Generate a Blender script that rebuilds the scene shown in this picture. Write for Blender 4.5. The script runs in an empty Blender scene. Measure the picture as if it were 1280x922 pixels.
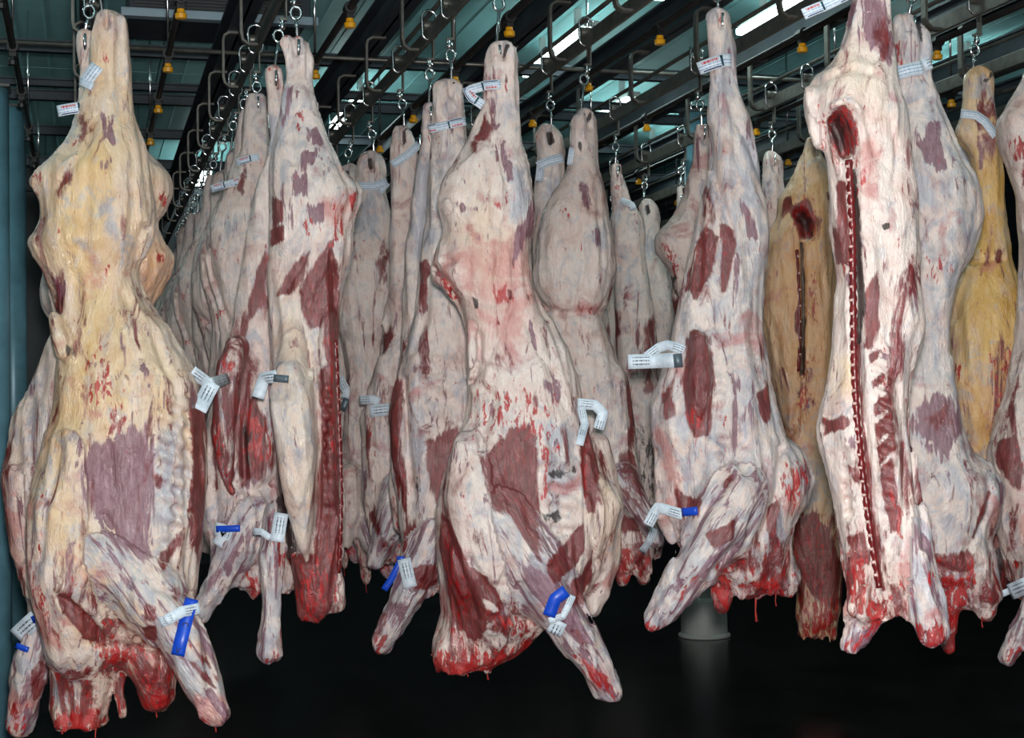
import bpy, math, random
import numpy as np
from mathutils import Vector, Matrix
from mathutils.bvhtree import BVHTree

random.seed(7)
sc = bpy.context.scene
COL = sc.collection

# ------------------------------------------------------------------ camera
F_PX, CX, CY = 1900.0, 640.0, 461.0
ROLL, CAM_Z = 0.015, 1.5
_dx, _dy = 107 - CX, -(520 - CY)            # the rails run to this vanishing point
_ux = _dx * math.cos(ROLL) + _dy * math.sin(ROLL)
_uy = -_dx * math.sin(ROLL) + _dy * math.cos(ROLL)
PITCH = math.atan(-_uy / F_PX)
YAW = math.atan(-_ux * math.cos(PITCH) / F_PX)
FH = Vector((math.sin(YAW), math.cos(YAW), 0))
RT = Vector((math.cos(YAW), -math.sin(YAW), 0))
ZZ = Vector((0, 0, 1))
FW = FH * math.cos(PITCH) + ZZ * math.sin(PITCH)
U0 = -FH * math.sin(PITCH) + ZZ * math.cos(PITCH)
CR = RT * math.cos(ROLL) - U0 * math.sin(ROLL)
CU = RT * math.sin(ROLL) + U0 * math.cos(ROLL)
CAM = Vector((0, 0, CAM_Z))

cd = bpy.data.cameras.new('camera')
cam = bpy.data.objects.new('camera', cd)
COL.objects.link(cam)
cd.sensor_fit = 'HORIZONTAL'
cd.sensor_width = 36.0
cd.lens = 36.0 * F_PX / 1280.0
cd.clip_end = 200
M = Matrix((CR, CU, -FW)).transposed().to_4x4()
M.translation = CAM
cam.matrix_world = M
sc.camera = cam

# ------------------------------------------------------------------ light, exposure
sc.view_settings.view_transform = 'Standard'
sc.view_settings.look = 'None'
sc.view_settings.gamma = 1
sc.view_settings.use_curve_mapping = False
sc.view_settings.exposure = 0.0
sc.cycles.max_bounces = 6
w = bpy.data.worlds.new('world')
sc.world = w
w.use_nodes = True
w.node_tree.nodes['Background'].inputs[0].default_value = (0.25, 0.5, 0.55, 1)
w.node_tree.nodes['Background'].inputs[1].default_value = 0.02
fl = bpy.data.lights.new('camera_flash', 'POINT')
fl.energy = 930
fl.color = (1.0, 0.985, 0.97)
fl.shadow_soft_size = 0.06
flo = bpy.data.objects.new('camera_flash', fl)
COL.objects.link(flo)
flo.location = CAM + CR * 0.02 + CU * 0.13 + FW * 0.05
TUBE_E = 12.0                                # emission of the ceiling tubes

# ------------------------------------------------------------------ materials
def new_mat(name):
    m = bpy.data.materials.new(name)
    m.use_nodes = True
    nt = m.node_tree
    b = nt.nodes['Principled BSDF']
    return m, nt, b

class G:
    """tiny node-graph helper"""
    def __init__(s, nt): s.nt = nt
    def n(s, t, **kw):
        o = s.nt.nodes.new(t)
        for k, v in kw.items(): setattr(o, k, v)
        return o
    def _in(s, sock, v):
        if hasattr(v, 'is_output') or isinstance(v, bpy.types.NodeSocket): s.nt.links.new(v, sock)
        else: sock.default_value = v
    def math(s, op, a, b=None, c=None, clamp=False):
        o = s.n('ShaderNodeMath', operation=op, use_clamp=clamp)
        s._in(o.inputs[0], a)
        if b is not None: s._in(o.inputs[1], b)
        if c is not None: s._in(o.inputs[2], c)
        return o.outputs[0]
    def noise(s, vec, scale, detail=3, rough=.55, dist=0.0):
        o = s.n('ShaderNodeTexNoise')
        s._in(o.inputs['Vector'], vec)
        o.inputs['Scale'].default_value = scale
        o.inputs['Detail'].default_value = detail
        o.inputs['Roughness'].default_value = rough
        o.inputs['Distortion'].default_value = dist
        return o.outputs['Fac']
    def mapv(s, vec, scale):
        o = s.n('ShaderNodeMapping')
        s._in(o.inputs['Vector'], vec)
        o.inputs['Scale'].default_value = scale
        return o.outputs[0]
    def ramp(s, fac, stops):
        o = s.n('ShaderNodeValToRGB')
        s._in(o.inputs[0], fac)
        cr = o.color_ramp
        while len(cr.elements) < len(stops): cr.elements.new(.5)
        for e, (p, c) in zip(cr.elements, stops):
            e.position = p; e.color = (*c, 1)
        return o.outputs[0]
    def mix(s, fac, a, b):
        o = s.n('ShaderNodeMix', data_type='RGBA')
        s._in(o.inputs[0], fac)
        s._in(o.inputs[6], a if not isinstance(a, tuple) else (*a, 1))
        s._in(o.inputs[7], b if not isinstance(b, tuple) else (*b, 1))
        return o.outputs[2]
    def sstep(s, x, lo, hi):
        o = s.n('ShaderNodeMapRange', interpolation_type='SMOOTHSTEP')
        s._in(o.inputs[0], x)
        o.inputs[1].default_value = lo; o.inputs[2].default_value = hi
        return o.outputs[0]
    def bump(s, h, strength, dist, nrm=None):
        o = s.n('ShaderNodeBump')
        s._in(o.inputs['Height'], h)
        o.inputs['Strength'].default_value = strength
        o.inputs['Distance'].default_value = dist
        if nrm is not None: s._in(o.inputs['Normal'], nrm)
        return o.outputs[0]

def lin(r, g, b):
    f = lambda c: (c / 255 / 12.92) if c / 255 <= .04045 else ((c / 255 + .055) / 1.055) ** 2.4
    return (f(r), f(g), f(b))

def simple_mat(name, col, rough=.5, metal=0.0, var=.25, scale=12, bump=.0, spec=.5, vec_scale=(1, 1, 1)):
    m, nt, b = new_mat(name)
    g = G(nt)
    pos = g.n('ShaderNodeNewGeometry').outputs['Position']
    v = g.mapv(pos, vec_scale)
    n = g.noise(v, scale, 4)
    lo = tuple(c * (1 - var) for c in col); hi = tuple(min(1, c * (1 + var)) for c in col)
    nt.links.new(g.ramp(n, [(.3, lo), (.7, hi)]), b.inputs['Base Color'])
    b.inputs['Roughness'].default_value = rough
    b.inputs['Metallic'].default_value = metal
    b.inputs['Specular IOR Level'].default_value = spec
    if bump: nt.links.new(g.bump(n, bump, .01), b.inputs['Normal'])
    return m

def emit_mat(name, col, strength):
    m, nt, b = new_mat(name)
    b.inputs['Base Color'].default_value = (*col, 1)
    b.inputs['Emission Color'].default_value = (*col, 1)
    b.inputs['Emission Strength'].default_value = strength
    return m

def carcass_mat():
    m, nt, b = new_mat('carcass_flesh')
    g = G(nt)
    pos = g.n('ShaderNodeAttribute', attribute_name='flow').outputs['Vector']   # position, turned so that z runs along each limb
    st = g.mapv(pos, (1, 1, .30))                 # stretched along the hanging muscle
    a1 = g.n('ShaderNodeAttribute', attribute_name='tint_a')
    a2 = g.n('ShaderNodeAttribute', attribute_name='tint_b')
    s1 = g.n('ShaderNodeSeparateColor'); nt.links.new(a1.outputs['Color'], s1.inputs[0])
    s2 = g.n('ShaderNodeSeparateColor'); nt.links.new(a2.outputs['Color'], s2.inputs[0])
    mus, blo, yel = s1.outputs[0], s1.outputs[1], s1.outputs[2]; pur = a1.outputs['Alpha']
    blu, ora, drk = s2.outputs[0], s2.outputs[1], s2.outputs[2]; pin = a2.outputs['Alpha']
    nb = g.noise(pos, 7, 5, .62, .5)              # blotches
    nb2 = g.noise(g.mapv(pos, (1.3, 1, .8)), 11, 6, .66, 1.2)
    ns = g.noise(g.mapv(pos, (1, 1, .22)), 9, 7, .68, 1.0)    # long streaks
    nm = g.noise(st, 24, 7, .72, .8)              # ragged borders
    nf = g.noise(g.mapv(pos, (1, 1, .12)), 110, 3, .6, .5)    # fibres
    nk = g.noise(st, 60, 4, .65, .4)              # specks
    nl = g.noise(g.mapv(pos, (1, 1, .10)), 30, 5, .66, .7)    # tendon streaks
    def thr(mask, nz, amp=1.9, lo=.40, hi=.62):
        return g.sstep(g.math('ADD', mask, g.math('MULTIPLY', g.math('SUBTRACT', nz, .5), amp)), lo, hi)
    fat = g.ramp(nb, [(.30, lin(184, 142, 134)), (.41, lin(222, 194, 184)), (.55, lin(232, 213, 204)), (.70, lin(190, 182, 182))])
    fat = g.mix(g.math('MULTIPLY', g.sstep(nm, .5, .75), .4), fat, lin(240, 228, 220))
    fat = g.mix(g.math('MULTIPLY', g.sstep(nf, .5, .8), .25), fat, lin(186, 128, 118))
    c = g.mix(g.math('MULTIPLY', g.math('MULTIPLY', yel, g.sstep(g.noise(st, 10, 5, .65), .12, .60)), .95), fat, g.ramp(nm, [(.3, lin(206, 150, 64)), (.65, lin(232, 192, 116))]))
    c = g.mix(g.math('MULTIPLY', ora, g.sstep(nb, .1, .6)), c, g.ramp(nm, [(.3, lin(206, 128, 62)), (.65, lin(234, 182, 124))]))
    # bluish film and painted sheen over the fat, pink stain, thin streaks of lean showing through
    c = g.mix(g.math('MULTIPLY', thr(g.math('MULTIPLY_ADD', blu, 1.0, .03), nb2, 2.6, .18, .90), .74), c, g.ramp(nm, [(.3, lin(112, 114, 136)), (.5, lin(160, 163, 178)), (.7, lin(200, 202, 208))]))
    c = g.mix(g.math('MULTIPLY', thr(g.math('MULTIPLY_ADD', pin, .9, .05), nb, 3.0, .30, .9), .7), c, g.ramp(nm, [(.3, lin(190, 88, 82)), (.7, lin(210, 140, 128))]))
    c = g.mix(g.math('MULTIPLY', g.sstep(ns, .58, .66), .7), c, lin(146, 84, 90))
    c = g.mix(g.math('MULTIPLY', g.sstep(nb2, .66, .74), .5), c, lin(96, 92, 112))
    c = g.mix(g.math('MULTIPLY', g.sstep(nk, .70, .76), .4), c, lin(158, 40, 40))
    c = g.mix(g.math('MULTIPLY', thr(pur, nl, 2.8), .9), c, g.ramp(nf, [(.25, lin(98, 50, 64)), (.55, lin(130, 84, 100)), (.8, lin(162, 124, 136))]))
    mcol = g.mix(g.math('MULTIPLY', g.sstep(nb2, .48, .70), .42), g.ramp(nf, [(.2, lin(66, 15, 17)), (.5, lin(110, 24, 25)), (.78, lin(150, 46, 42))]), g.ramp(nf, [(.3, lin(112, 46, 52)), (.7, lin(160, 100, 104))]))
    nz = g.math('ADD', g.math('MULTIPLY', nm, .25), g.math('MULTIPLY', ns, .75))
    c = g.mix(g.math('MULTIPLY', thr(mus, nz, 3.4, .36, .66), .95), c, mcol)
    c = g.mix(g.math('MULTIPLY', thr(blo, nk, 2.8, .42, .66), .93), c, g.ramp(nm, [(.3, lin(104, 8, 10)), (.5, lin(176, 20, 22)), (.7, lin(206, 66, 60))]))
    c = g.mix(g.math('MULTIPLY', thr(drk, nm), .92), c, lin(34, 16, 15))  # shade of slots, creases and cavities painted into the colour
    nt.links.new(c, b.inputs['Base Color'])
    rg = g.ramp(nm, [(.3, (.22,) * 3), (.7, (.46,) * 3)])
    nt.links.new(rg, b.inputs['Roughness'])
    b.inputs['Specular IOR Level'].default_value = .5
    b.inputs['Coat Weight'].default_value = .8
    b.inputs['Coat Roughness'].default_value = .11
    wr = g.noise(g.mapv(pos, (1, 1, .55)), 38, 5, .65, 1.6)
    h = g.math('ADD', g.math('MULTIPLY', nm, .6), g.math('MULTIPLY', nf, .16))
    h = g.math('ADD', h, g.math('MULTIPLY', wr, .5))
    h = g.math('ADD', h, g.math('MULTIPLY', ns, .8))
    bn = g.bump(h, .55, .02)
    nt.links.new(bn, b.inputs['Normal']); nt.links.new(bn, b.inputs['Coat Normal'])
    return m

MAT = dict(
    flesh=carcass_mat(),
    dark_steel=simple_mat('dark_painted_steel', lin(74, 74, 70), .5, .3, .35, 9),
    beam=simple_mat('beam_paint', lin(50, 58, 66), .55, .2, .3, 5),
    galv=simple_mat('galvanised_steel', lin(104, 102, 96), .42, .6, .3, 20),
    chrome=simple_mat('stainless_steel', (.72, .73, .74), .14, 1.0, .08, 30),
    pipe=simple_mat('black_pipe', lin(34, 32, 32), .45, .2, .4, 14),
    yellow=simple_mat('yellow_plastic', lin(226, 160, 20), .35, 0, .1, 30),
    black=simple_mat('black_plastic', lin(16, 16, 17), .5, 0, .2, 20),
    ceil=simple_mat('ceiling_panel_paint', lin(150, 205, 208), .45, 0, .08, 3),
    wall=simple_mat('wall_panel_paint', lin(34, 44, 50), .5, 0, .15, 2),
    post=simple_mat('post_paint', lin(96, 140, 156), .35, .1, .2, 7),
    base=simple_mat('pale_concrete', lin(150, 152, 148), .6, 0, .12, 8),
    floor=simple_mat('wet_dark_floor', (.010, .0095, .009), .24, 0, .5, 3, .04, .35),
    tube=emit_mat('light_tube', (.80, 1.0, .97), TUBE_E),
    housing=simple_mat('lamp_housing', lin(170, 180, 178), .4, 0, .08, 4),
    unit=simple_mat('cooling_unit_paint', lin(150, 170, 182), .4, .1, .1, 4),
    blue=simple_mat('blue_plastic', lin(24, 74, 196), .35, 0, .12, 25),
    grey=simple_mat('grey_tape', lin(92, 104, 112), .4, .2, .15, 25),
    ink=simple_mat('black_ink', lin(14, 18, 40), .6, 0, .1, 25),
    red_ink=simple_mat('red_ink', lin(196, 52, 58), .6, 0, .1, 25),
)

def paper_mat(name, kind):
    m, nt, b = new_mat(name)
    g = G(nt)
    uv = g.n('ShaderNodeUVMap').outputs[0]
    sp = g.n('ShaderNodeSeparateXYZ'); nt.links.new(uv, sp.inputs[0])
    u, v = sp.outputs[0], sp.outputs[1]           # u in tag widths, v 0..1 across
    def band(x, lo, hi):
        return g.math('MULTIPLY', g.math('GREATER_THAN', x, lo), g.math('LESS_THAN', x, hi))
    paper = g.ramp(g.noise(uv, 3, 3), [(.3, lin(196, 208, 222)), (.7, lin(226, 232, 240))])
    words = g.math('GREATER_THAN', g.noise(g.mapv(uv, (9, .01, 1)), 1.6, 2), .47)
    lines = g.math('GREATER_THAN', g.math('SINE', g.math('MULTIPLY', v, 26.0)), .35)
    inkm = g.math('MULTIPLY', words, lines)
    fr = g.math('MODULO', u, 3.2)
    if kind == 'leg':
        c = g.mix(g.math('MULTIPLY', g.math('MULTIPLY', inkm, band(v, .12, .6)), .8), paper, lin(70, 110, 160))
        c = g.mix(g.math('MULTIPLY', g.math('MULTIPLY', words, band(v, .66, .86)), band(fr, .35, 1.7)), c, lin(200, 60, 70))
        c = g.mix(g.math('MULTIPLY', band(fr, 1.85, 2.05), band(v, .1, .95)), c, lin(24, 60, 74))
        c = g.mix(g.math('MULTIPLY', band(v, .08, .18), band(fr, .3, 1.8)), c, lin(24, 40, 90))
    elif kind == 'band':
        c = g.mix(g.math('MULTIPLY', g.math('MULTIPLY', inkm, band(v, .1, .9)), .75), paper, lin(84, 120, 160))
    else:
        c = g.mix(g.math('MULTIPLY', g.math('MULTIPLY', inkm, band(v, .25, .8)), band(fr, .3, 1.5)), paper, lin(70, 74, 84))
    nt.links.new(c, b.inputs['Base Color'])
    b.inputs['Roughness'].default_value = .5
    return m
MAT['leg'] = paper_mat('leg_tag_paper', 'leg')
MAT['bandp'] = paper_mat('band_tag_paper', 'band')
MAT['plain'] = paper_mat('plain_tag_paper', 'plain')

# ------------------------------------------------------------------ pixels to the place
def ray(px, py): return FW * F_PX + CR * (px - CX) - CU * (py - CY)
def at(px, py, d):
    """the point seen at (px, py) at horizontal distance d ahead of the camera"""
    r = ray(px, py)
    return CAM + r * (d / r.dot(FH))
RAIL0, PITCH_X = 0.04, 0.73
def rail_x(k): return RAIL0 + PITCH_X * k
def d_on_rail(px, py, k):
    r = ray(px, py)
    return rail_x(k) / r.x * r.dot(FH)
def d_floor(px, py):
    r = ray(px, py)
    return -CAM_Z / r.z * r.dot(FH)

# ------------------------------------------------------------------ mesh helpers
def tag(o, label=None, cat=None, group=None, kind=None):
    if label: o['label'] = label
    if cat: o['category'] = cat
    if group: o['group'] = group
    if kind: o['kind'] = kind
    return o
def empty(name, loc, rz=0.0):
    o = bpy.data.objects.new(name, None)
    o.empty_display_size = .1
    COL.objects.link(o)
    o.location = loc; o.rotation_euler = (0, 0, rz)
    return o
class MB:
    def __init__(s): s.v = []; s.f = []; s.uv = []
    def add(s, vs, fs):
        n = len(s.v); s.v += [tuple(p) for p in vs]; s.f += [tuple(i + n for i in f) for f in fs]
    def box(s, x0, x1, y0, y1, z0, z1):
        s.add([(x0, y0, z0), (x1, y0, z0), (x1, y1, z0), (x0, y1, z0), (x0, y0, z1), (x1, y0, z1), (x1, y1, z1), (x0, y1, z1)],
              [(0, 3, 2, 1), (4, 5, 6, 7), (0, 1, 5, 4), (1, 2, 6, 5), (2, 3, 7, 6), (3, 0, 4, 7)])
    def tube(s, pts, r, n=8, caps=True, closed=False):
        pts = [Vector(p) for p in pts]
        rs = r if isinstance(r, (list, tuple)) else [r] * len(pts)
        N = len(pts); vs = []; prev = None
        for i, p in enumerate(pts):
            if closed: t = pts[(i + 1) % N] - pts[i - 1]
            else: t = pts[min(i + 1, N - 1)] - pts[max(i - 1, 0)]
            t.normalize()
            if prev is None:
                a = Vector((0, 0, 1)) if abs(t.z) < .9 else Vector((1, 0, 0))
                u = t.cross(a).normalized()
            else:
                u = (prev - t * prev.dot(t)).normalized()
            prev = u; q = t.cross(u)
            for j in range(n):
                an = 2 * math.pi * j / n
                vs.append(p + (u * math.cos(an) + q * math.sin(an)) * rs[i])
        fs = []
        for i in range(N if closed else N - 1):
            for j in range(n):
                a = i * n + j; b_ = i * n + (j + 1) % n; i2 = ((i + 1) % N) * n
                fs.append((a, b_, i2 + (j + 1) % n, i2 + j))
        if caps and not closed:
            fs.append(tuple(range(n - 1, -1, -1))); fs.append(tuple((N - 1) * n + j for j in range(n)))
        s.add(vs, fs)
    def lathe(s, prof, n=20, c=(0, 0, 0)):
        vs = []; fs = []
        for (r, z) in prof:
            for j in range(n):
                a = 2 * math.pi * j / n
                vs.append((c[0] + r * math.cos(a), c[1] + r * math.sin(a), c[2] + z))
        for i in range(len(prof) - 1):
            for j in range(n):
                fs.append((i * n + j, i * n + (j + 1) % n, (i + 1) * n + (j + 1) % n, (i + 1) * n + j))
        fs.append(tuple(range(n - 1, -1, -1))); fs.append(tuple((len(prof) - 1) * n + j for j in range(n)))
        s.add(vs, fs)
    def build(s, name, mat, parent=None, smooth=False, bevel=0):
        me = bpy.data.meshes.new(name)
        me.from_pydata(s.v, [], s.f)
        me.update()
        if smooth: me.polygons.foreach_set('use_smooth', [True] * len(me.polygons))
        me.materials.append(mat)
        o = bpy.data.objects.new(name, me)
        COL.objects.link(o)
        if parent: o.parent = parent
        if bevel:
            bm = o.modifiers.new('bevel', 'BEVEL'); bm.width = bevel; bm.segments = 2; bm.limit_method = 'ANGLE'
        return o
KIDS = {}
def copy_tree(o, parent=None):
    c = o.copy(); COL.objects.link(c)
    c.parent = parent
    for ch in [x for x in o.children]: copy_tree(ch, c)
    return c
ORD = 'first second third fourth fifth sixth seventh eighth ninth tenth eleventh twelfth thirteenth'.split()
# ------------------------------------------------------------------ the room
H_RAIL = CAM_Z + 1.655            # underside of the hanging rails
H_CEIL = CAM_Z + 2.50
X0, X1, Y0, Y1 = -2.3, 9.0, -1.5, 15.6
m = MB(); m.box(X0, X1, Y0, Y1, -.1, 0)
tag(m.build('floor', MAT['floor']), kind='structure')
for nm, b in (('wall_left', (X0 - .1, X0, Y0, Y1, 0, H_CEIL)), ('wall_right', (X1, X1 + .1, Y0, Y1, 0, H_CEIL)),
              ('wall_back', (X0 - .1, X1 + .1, Y1, Y1 + .1, 0, H_CEIL)), ('wall_front', (X0 - .1, X1 + .1, Y0 - .1, Y0, 0, H_CEIL))):
    m = MB(); m.box(*b); tag(m.build(nm, MAT['wall']), kind='structure')
m = MB(); m.box(X0 - .1, X1 + .1, Y0, Y1, H_CEIL + .03, H_CEIL + .1)
ceil = tag(m.build('ceiling', MAT['wall']), kind='structure')
pw = .565
pm = None
for i in range(int((X1 - X0) / pw)):
    for j in range(4):
        if pm is None:
            m = MB(); ly = (Y1 - Y0) / 4
            m.box(.004, pw - .004, .004, ly - .004, 0, .03)
            for q in (.33, .66): m.box(pw * q - .006, pw * q + .006, .004, ly - .004, -.006, 0)
            pm = o = m.build('ceiling_panel', MAT['ceil'], ceil, bevel=.003)
        else:
            o = pm.copy(); COL.objects.link(o)
        o.parent = ceil
        o.location = (X0 + i * pw, Y0 + j * ly, H_CEIL)

# cross beams over the rails
for i, (y, h, hh, label) in enumerate([(9.2, 2.12, .07, None), (10.15, 2.12, .05, None), (10.6, 2.12, .07, None),
                        (11.9, 2.12, .07, None), (13.4, 2.12, .08, None), (14.9, 2.12, .08, None)]):
    m = MB(); z = CAM_Z + h
    m.box(X0, X1, y - .03, y + .03, z, z + .01); m.box(X0, X1, y - .03, y + .03, z + hh - .01, z + hh); m.box(X0, X1, y - .006, y + .006, z, z + hh)
    tag(m.build('cross_beam', MAT['beam']), ORD[i] + ' dark cross beam from the front, running over the hanging rails', 'beam', 'cross beams under the ceiling')
# thin conduit just under the beams
m = MB(); m.tube([(X0, 8.05, CAM_Z + 1.90), (X1, 8.05, CAM_Z + 1.90)], .012, 8)
tag(m.build('conduit', MAT['galv'], smooth=True), 'thin grey conduit crossing over all the rails below the beams', 'pipe')

ROWS = range(0, 9)
RAIL_NAMES = {0: 'above the yellow carcass at left', 1: 'above the split carcasses left of centre', 2: 'above the big central carcass',
              3: 'above the blue grey carcass right of centre', 4: 'above the grey carcass with a strap on its shank', 5: 'above the yellow carcass near the right edge'}
EDGE = {-1: 'past the post at the left edge', 6: 'one place right of the deep yellow carcass', 7: 'two places right of the deep yellow carcass', 8: 'three places right of the deep yellow carcass', 9: 'farthest right, by the right wall'}
for k in ROWS:
    x = rail_x(k)
    # I-beam
    m = MB(); z = CAM_Z + 1.95
    m.box(x - .055, x + .055, 2.5, Y1, z, z + .012); m.box(x - .055, x + .055, 2.5, Y1, z + .15, z + .162); m.box(x - .006, x + .006, 2.5, Y1, z, z + .16)
    where = RAIL_NAMES.get(k) or EDGE[k]
    tag(m.build('support_beam', MAT['beam']), ('dark steel support beam running ' + where) if where else 'dark steel support beam above a rail at the edge', 'beam', 'support beams over the rails')
    # rail with its hangers and the pusher rod
    root = empty('hanging_rail', (x, 2.5, H_RAIL))
    tag(root, ('long flat steel rail running ' + where) if where else 'long flat steel rail at the edge of the room', 'rail', 'hanging rails')
    m = MB(); m.box(-.009, .009, 0, Y1 - 2.5, 0, .07); m.build('rail_bar', MAT['galv'] if k > 1 else MAT['dark_steel'], root, bevel=.004)
    m = MB(); m.tube([(.03, 0, .16), (.03, Y1 - 2.5, .16)], .011, 8); m.build('pusher_rod', MAT['dark_steel'], root, smooth=True)
    y = 5.0 - 2.5 + .05 * (k % 2)
    first = None
    while y < Y1 - 2.6:
        if first is None:
            m = MB()
            pts = [(.02, 0, .29), (-.05, 0, .29), (-.075, 0, .275), (-.082, 0, .25), (-.082, 0, .06), (-.075, 0, .03), (-.05, 0, .012), (-.005, 0, .012)]
            n_ = len(pts); out = []
            for i_, p_ in enumerate(pts):
                a_, b_ = pts[max(i_ - 1, 0)], pts[min(i_ + 1, n_ - 1)]
                t_ = Vector((b_[0] - a_[0], 0, b_[2] - a_[2])).normalized(); nn = Vector((-t_.z, 0, t_.x)) * .006
                for sx in (1, -1):
                    for yy in (-.02, .02): out.append((p_[0] + nn.x * sx, yy, p_[2] + nn.z * sx))
            fs_ = [(0, 1, 3, 2), ((n_ - 1) * 4, (n_ - 1) * 4 + 2, (n_ - 1) * 4 + 3, (n_ - 1) * 4 + 1)]
            for i_ in range(n_ - 1):
                o_ = i_ * 4
                for a_, b_ in ((0, 1), (1, 3), (3, 2), (2, 0)): fs_.append((o_ + a_, o_ + 4 + a_, o_ + 4 + b_, o_ + b_))
            m.add(out, fs_)
            first = o = m.build('hanger_bracket', MAT['galv'], root)
            o.location = (0, y, 0)
        else:
            o = first.copy(); COL.objects.link(o); o.parent = root; o.location = (0, y, 0)
        y += .92
# spray pipes with yellow nozzles between the rails
for k in range(-1, 8):
    x = rail_x(k) + PITCH_X / 2
    root = empty('spray_pipe', (x, 2.5, CAM_Z + 1.78))
    nb = ['left of the yellow tinted carcass', 'between the yellow tinted carcass and the split carcasses', 'between the split carcasses and the central carcass',
          'right of the big central carcass', 'over the blue grey carcass right of centre', 'over the grey carcass with a strap at right', 'over the yellow carcass near the right edge']
    tag(root, ('black spray pipe with yellow nozzles ' if k >= 0 else 'black spray pipe with dark nozzles ') + (nb[k + 1] if k + 1 < len(nb) else ('just right of the yellow carcass near the right edge' if k == 6 else 'far over on the right, beside the right wall' if k == 8 else 'second to the right of the yellow carcass')), 'pipe', 'spray pipes between the rails')
    m = MB(); m.tube([(0, 0, 0), (0, Y1 - 2.5, 0)], .017, 8); m.build('pipe', MAT['pipe'], root, smooth=True)
    y = 5.55 - 2.5; pr = None; i = 0
    while y < Y1 - 2.6:
        if pr is None:
            m = MB(); m.tube([(0, -.03, 0), (0, .03, 0)], .028, 10); m.box(-.016, .016, -.018, .018, -.045, 0)
            c = m.build('nozzle_clamp', MAT['black'], root); c.location = (0, y, 0)
            m = MB(); m.lathe([(.010, -.088), (.024, -.086), (.026, -.066), (.018, -.060), (.016, -.042)], 10)
            q = m.build('yellow_nozzle' if k >= 0 else 'dark_nozzle', MAT['yellow' if k >= 0 else 'black'], c)
            m = MB(); m.tube([(0, 0, .01), (0, 0, H_CEIL - CAM_Z - 1.78)], .007, 6)
            rd = m.build('suspension_rod', MAT['chrome'], root, smooth=True); rd.location = (0, y, 0)
            pr = (c, q, rd)
        else:
            c = pr[0].copy(); COL.objects.link(c); c.parent = root; c.location = (0, y, 0)
            q = pr[1].copy(); COL.objects.link(q); q.parent = c
            if i % 2 == 0:
                rd = pr[2].copy(); COL.objects.link(rd); rd.parent = root; rd.location = (0, y, 0)
        y += 1.05; i += 1
# tube lights; the ones out of view are added for their light
LAMPS = [(2.98, 9.35, 'beside the central carcass hook'), (1.98, 11.5, 'far behind the split carcass'), (3.96, 11.26, 'behind the pale carcass right of centre'),
         (4.92, 12.36, 'farthest back at upper right'), (3.94, 7.94, 'at the top of the picture, right of the blue grey carcass'), (3.15, 7.3, 'above the top edge near centre'),
         (5.9, 9.6, 'behind the yellow carcass, high at the right side'), (1.1, 3.2, 'above the front of the room, unseen, added for its light'), (3.2, 3.4, 'above the carcass fronts, unseen, added for its light'), (5.3, 3.8, 'above the front right, unseen, added for its light'), (1.1, 14.8, 'at the far end over the split pair row'), (-1.45, 6.6, 'at the left wall, nearest, unseen, added to brighten the ceiling'), (-1.45, 9.6, 'at the left wall, middle one, unseen, added to brighten ceiling'), (-1.45, 12.6, 'at the left wall, farthest, unseen, added to brighten the ceiling'), (7.6, 6.5, 'above the right front, unseen, added for its light'), (7.6, 9.6, 'over the right aisle, unseen, added for its light')]
lp = None
for (x, y, nm) in LAMPS:
    if nm is None: continue
    root = empty('ceiling_light', (x, y, H_CEIL - .20))
    tag(root, 'lit fluorescent ceiling light ' + nm, 'light', 'ceiling lights')
    if lp is None:
        m = MB(); m.box(-.05, .05, -.65, .65, .02, .06); m.box(-.02, .02, -.4, -.36, .06, .20); m.box(-.02, .02, .36, .4, .06, .20); a = m.build('housing', MAT['housing'], root, bevel=.004)
        m = MB(); m.box(-.075, .075, -.62, .62, -.02, .019); b = m.build('diffuser', MAT['tube'], root, bevel=.006)
        lp = (a, b)
    else:
        for s_ in lp:
            c = s_.copy(); COL.objects.link(c); c.parent = root
# cooling unit at the upper left
root = empty('cooling_unit', (.75, 8.9, CAM_Z + 2.28))
tag(root, 'pale grey cooling unit hung under the ceiling behind the left carcass', 'cooler')
m = MB(); m.box(-.5, .55, 0, .75, .05, .22); m.build('casing', MAT['beam'], root, bevel=.01)
m = MB(); m.box(-.54, .59, -.03, .05, 0, .05); m.build('drip_tray', MAT['unit'], root, bevel=.006)
m = MB()
for i in range(8): m.box(-.46, .5, -.012, 0, .062 + i * .019, .068 + i * .019)
m.build('grille', MAT['dark_steel'], root)
# posts
def post(name, label, px, py, d, r, z0, z1, mat):
    p = at(px, py, d)
    root = empty(name, (p.x, p.y, 0)); tag(root, label, 'post')
    m = MB(); m.tube([(0, 0, z0), (0, 0, z1)], r, 24); m.build('shaft', mat, root, smooth=True)
    m = MB(); m.box(-r * 1.08, r * 1.08, -r * 1.08, r * 1.08, z1 - .012, z1); m.build('top_plate', MAT['dark_steel'], root)
    return root
r_ = post('steel_post', 'grey blue round steel post at the left edge in front', -10, 520, 7.0, .083, 0, CAM_Z + 1.53, MAT['post'])
m = MB(); m.box(-.12, .12, -.12, .12, 0, .015); m.build('foot_plate', MAT['dark_steel'], r_)
r_ = post('steel_post', 'darker round steel post standing behind the left edge post', 17, 520, 9.5, .085, 0, CAM_Z + 1.95, MAT['post'])
m = MB(); m.box(-.13, .13, -.13, .13, 0, .015); m.build('foot_plate', MAT['dark_steel'], r_)
r_ = post('steel_post', 'round steel post on a pale concrete pedestal among the carcasses', 880, 770, d_floor(882, 795), .075, .2, CAM_Z + 1.95, MAT['post'])
m = MB(); m.lathe([(.16, 0), (.17, .004), (.17, .018), (.152, .03), (.148, .24), (.14, .255), (.085, .26), (.085, .40)], 28); m.build('pedestal', MAT['base'], r_, smooth=False)
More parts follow.
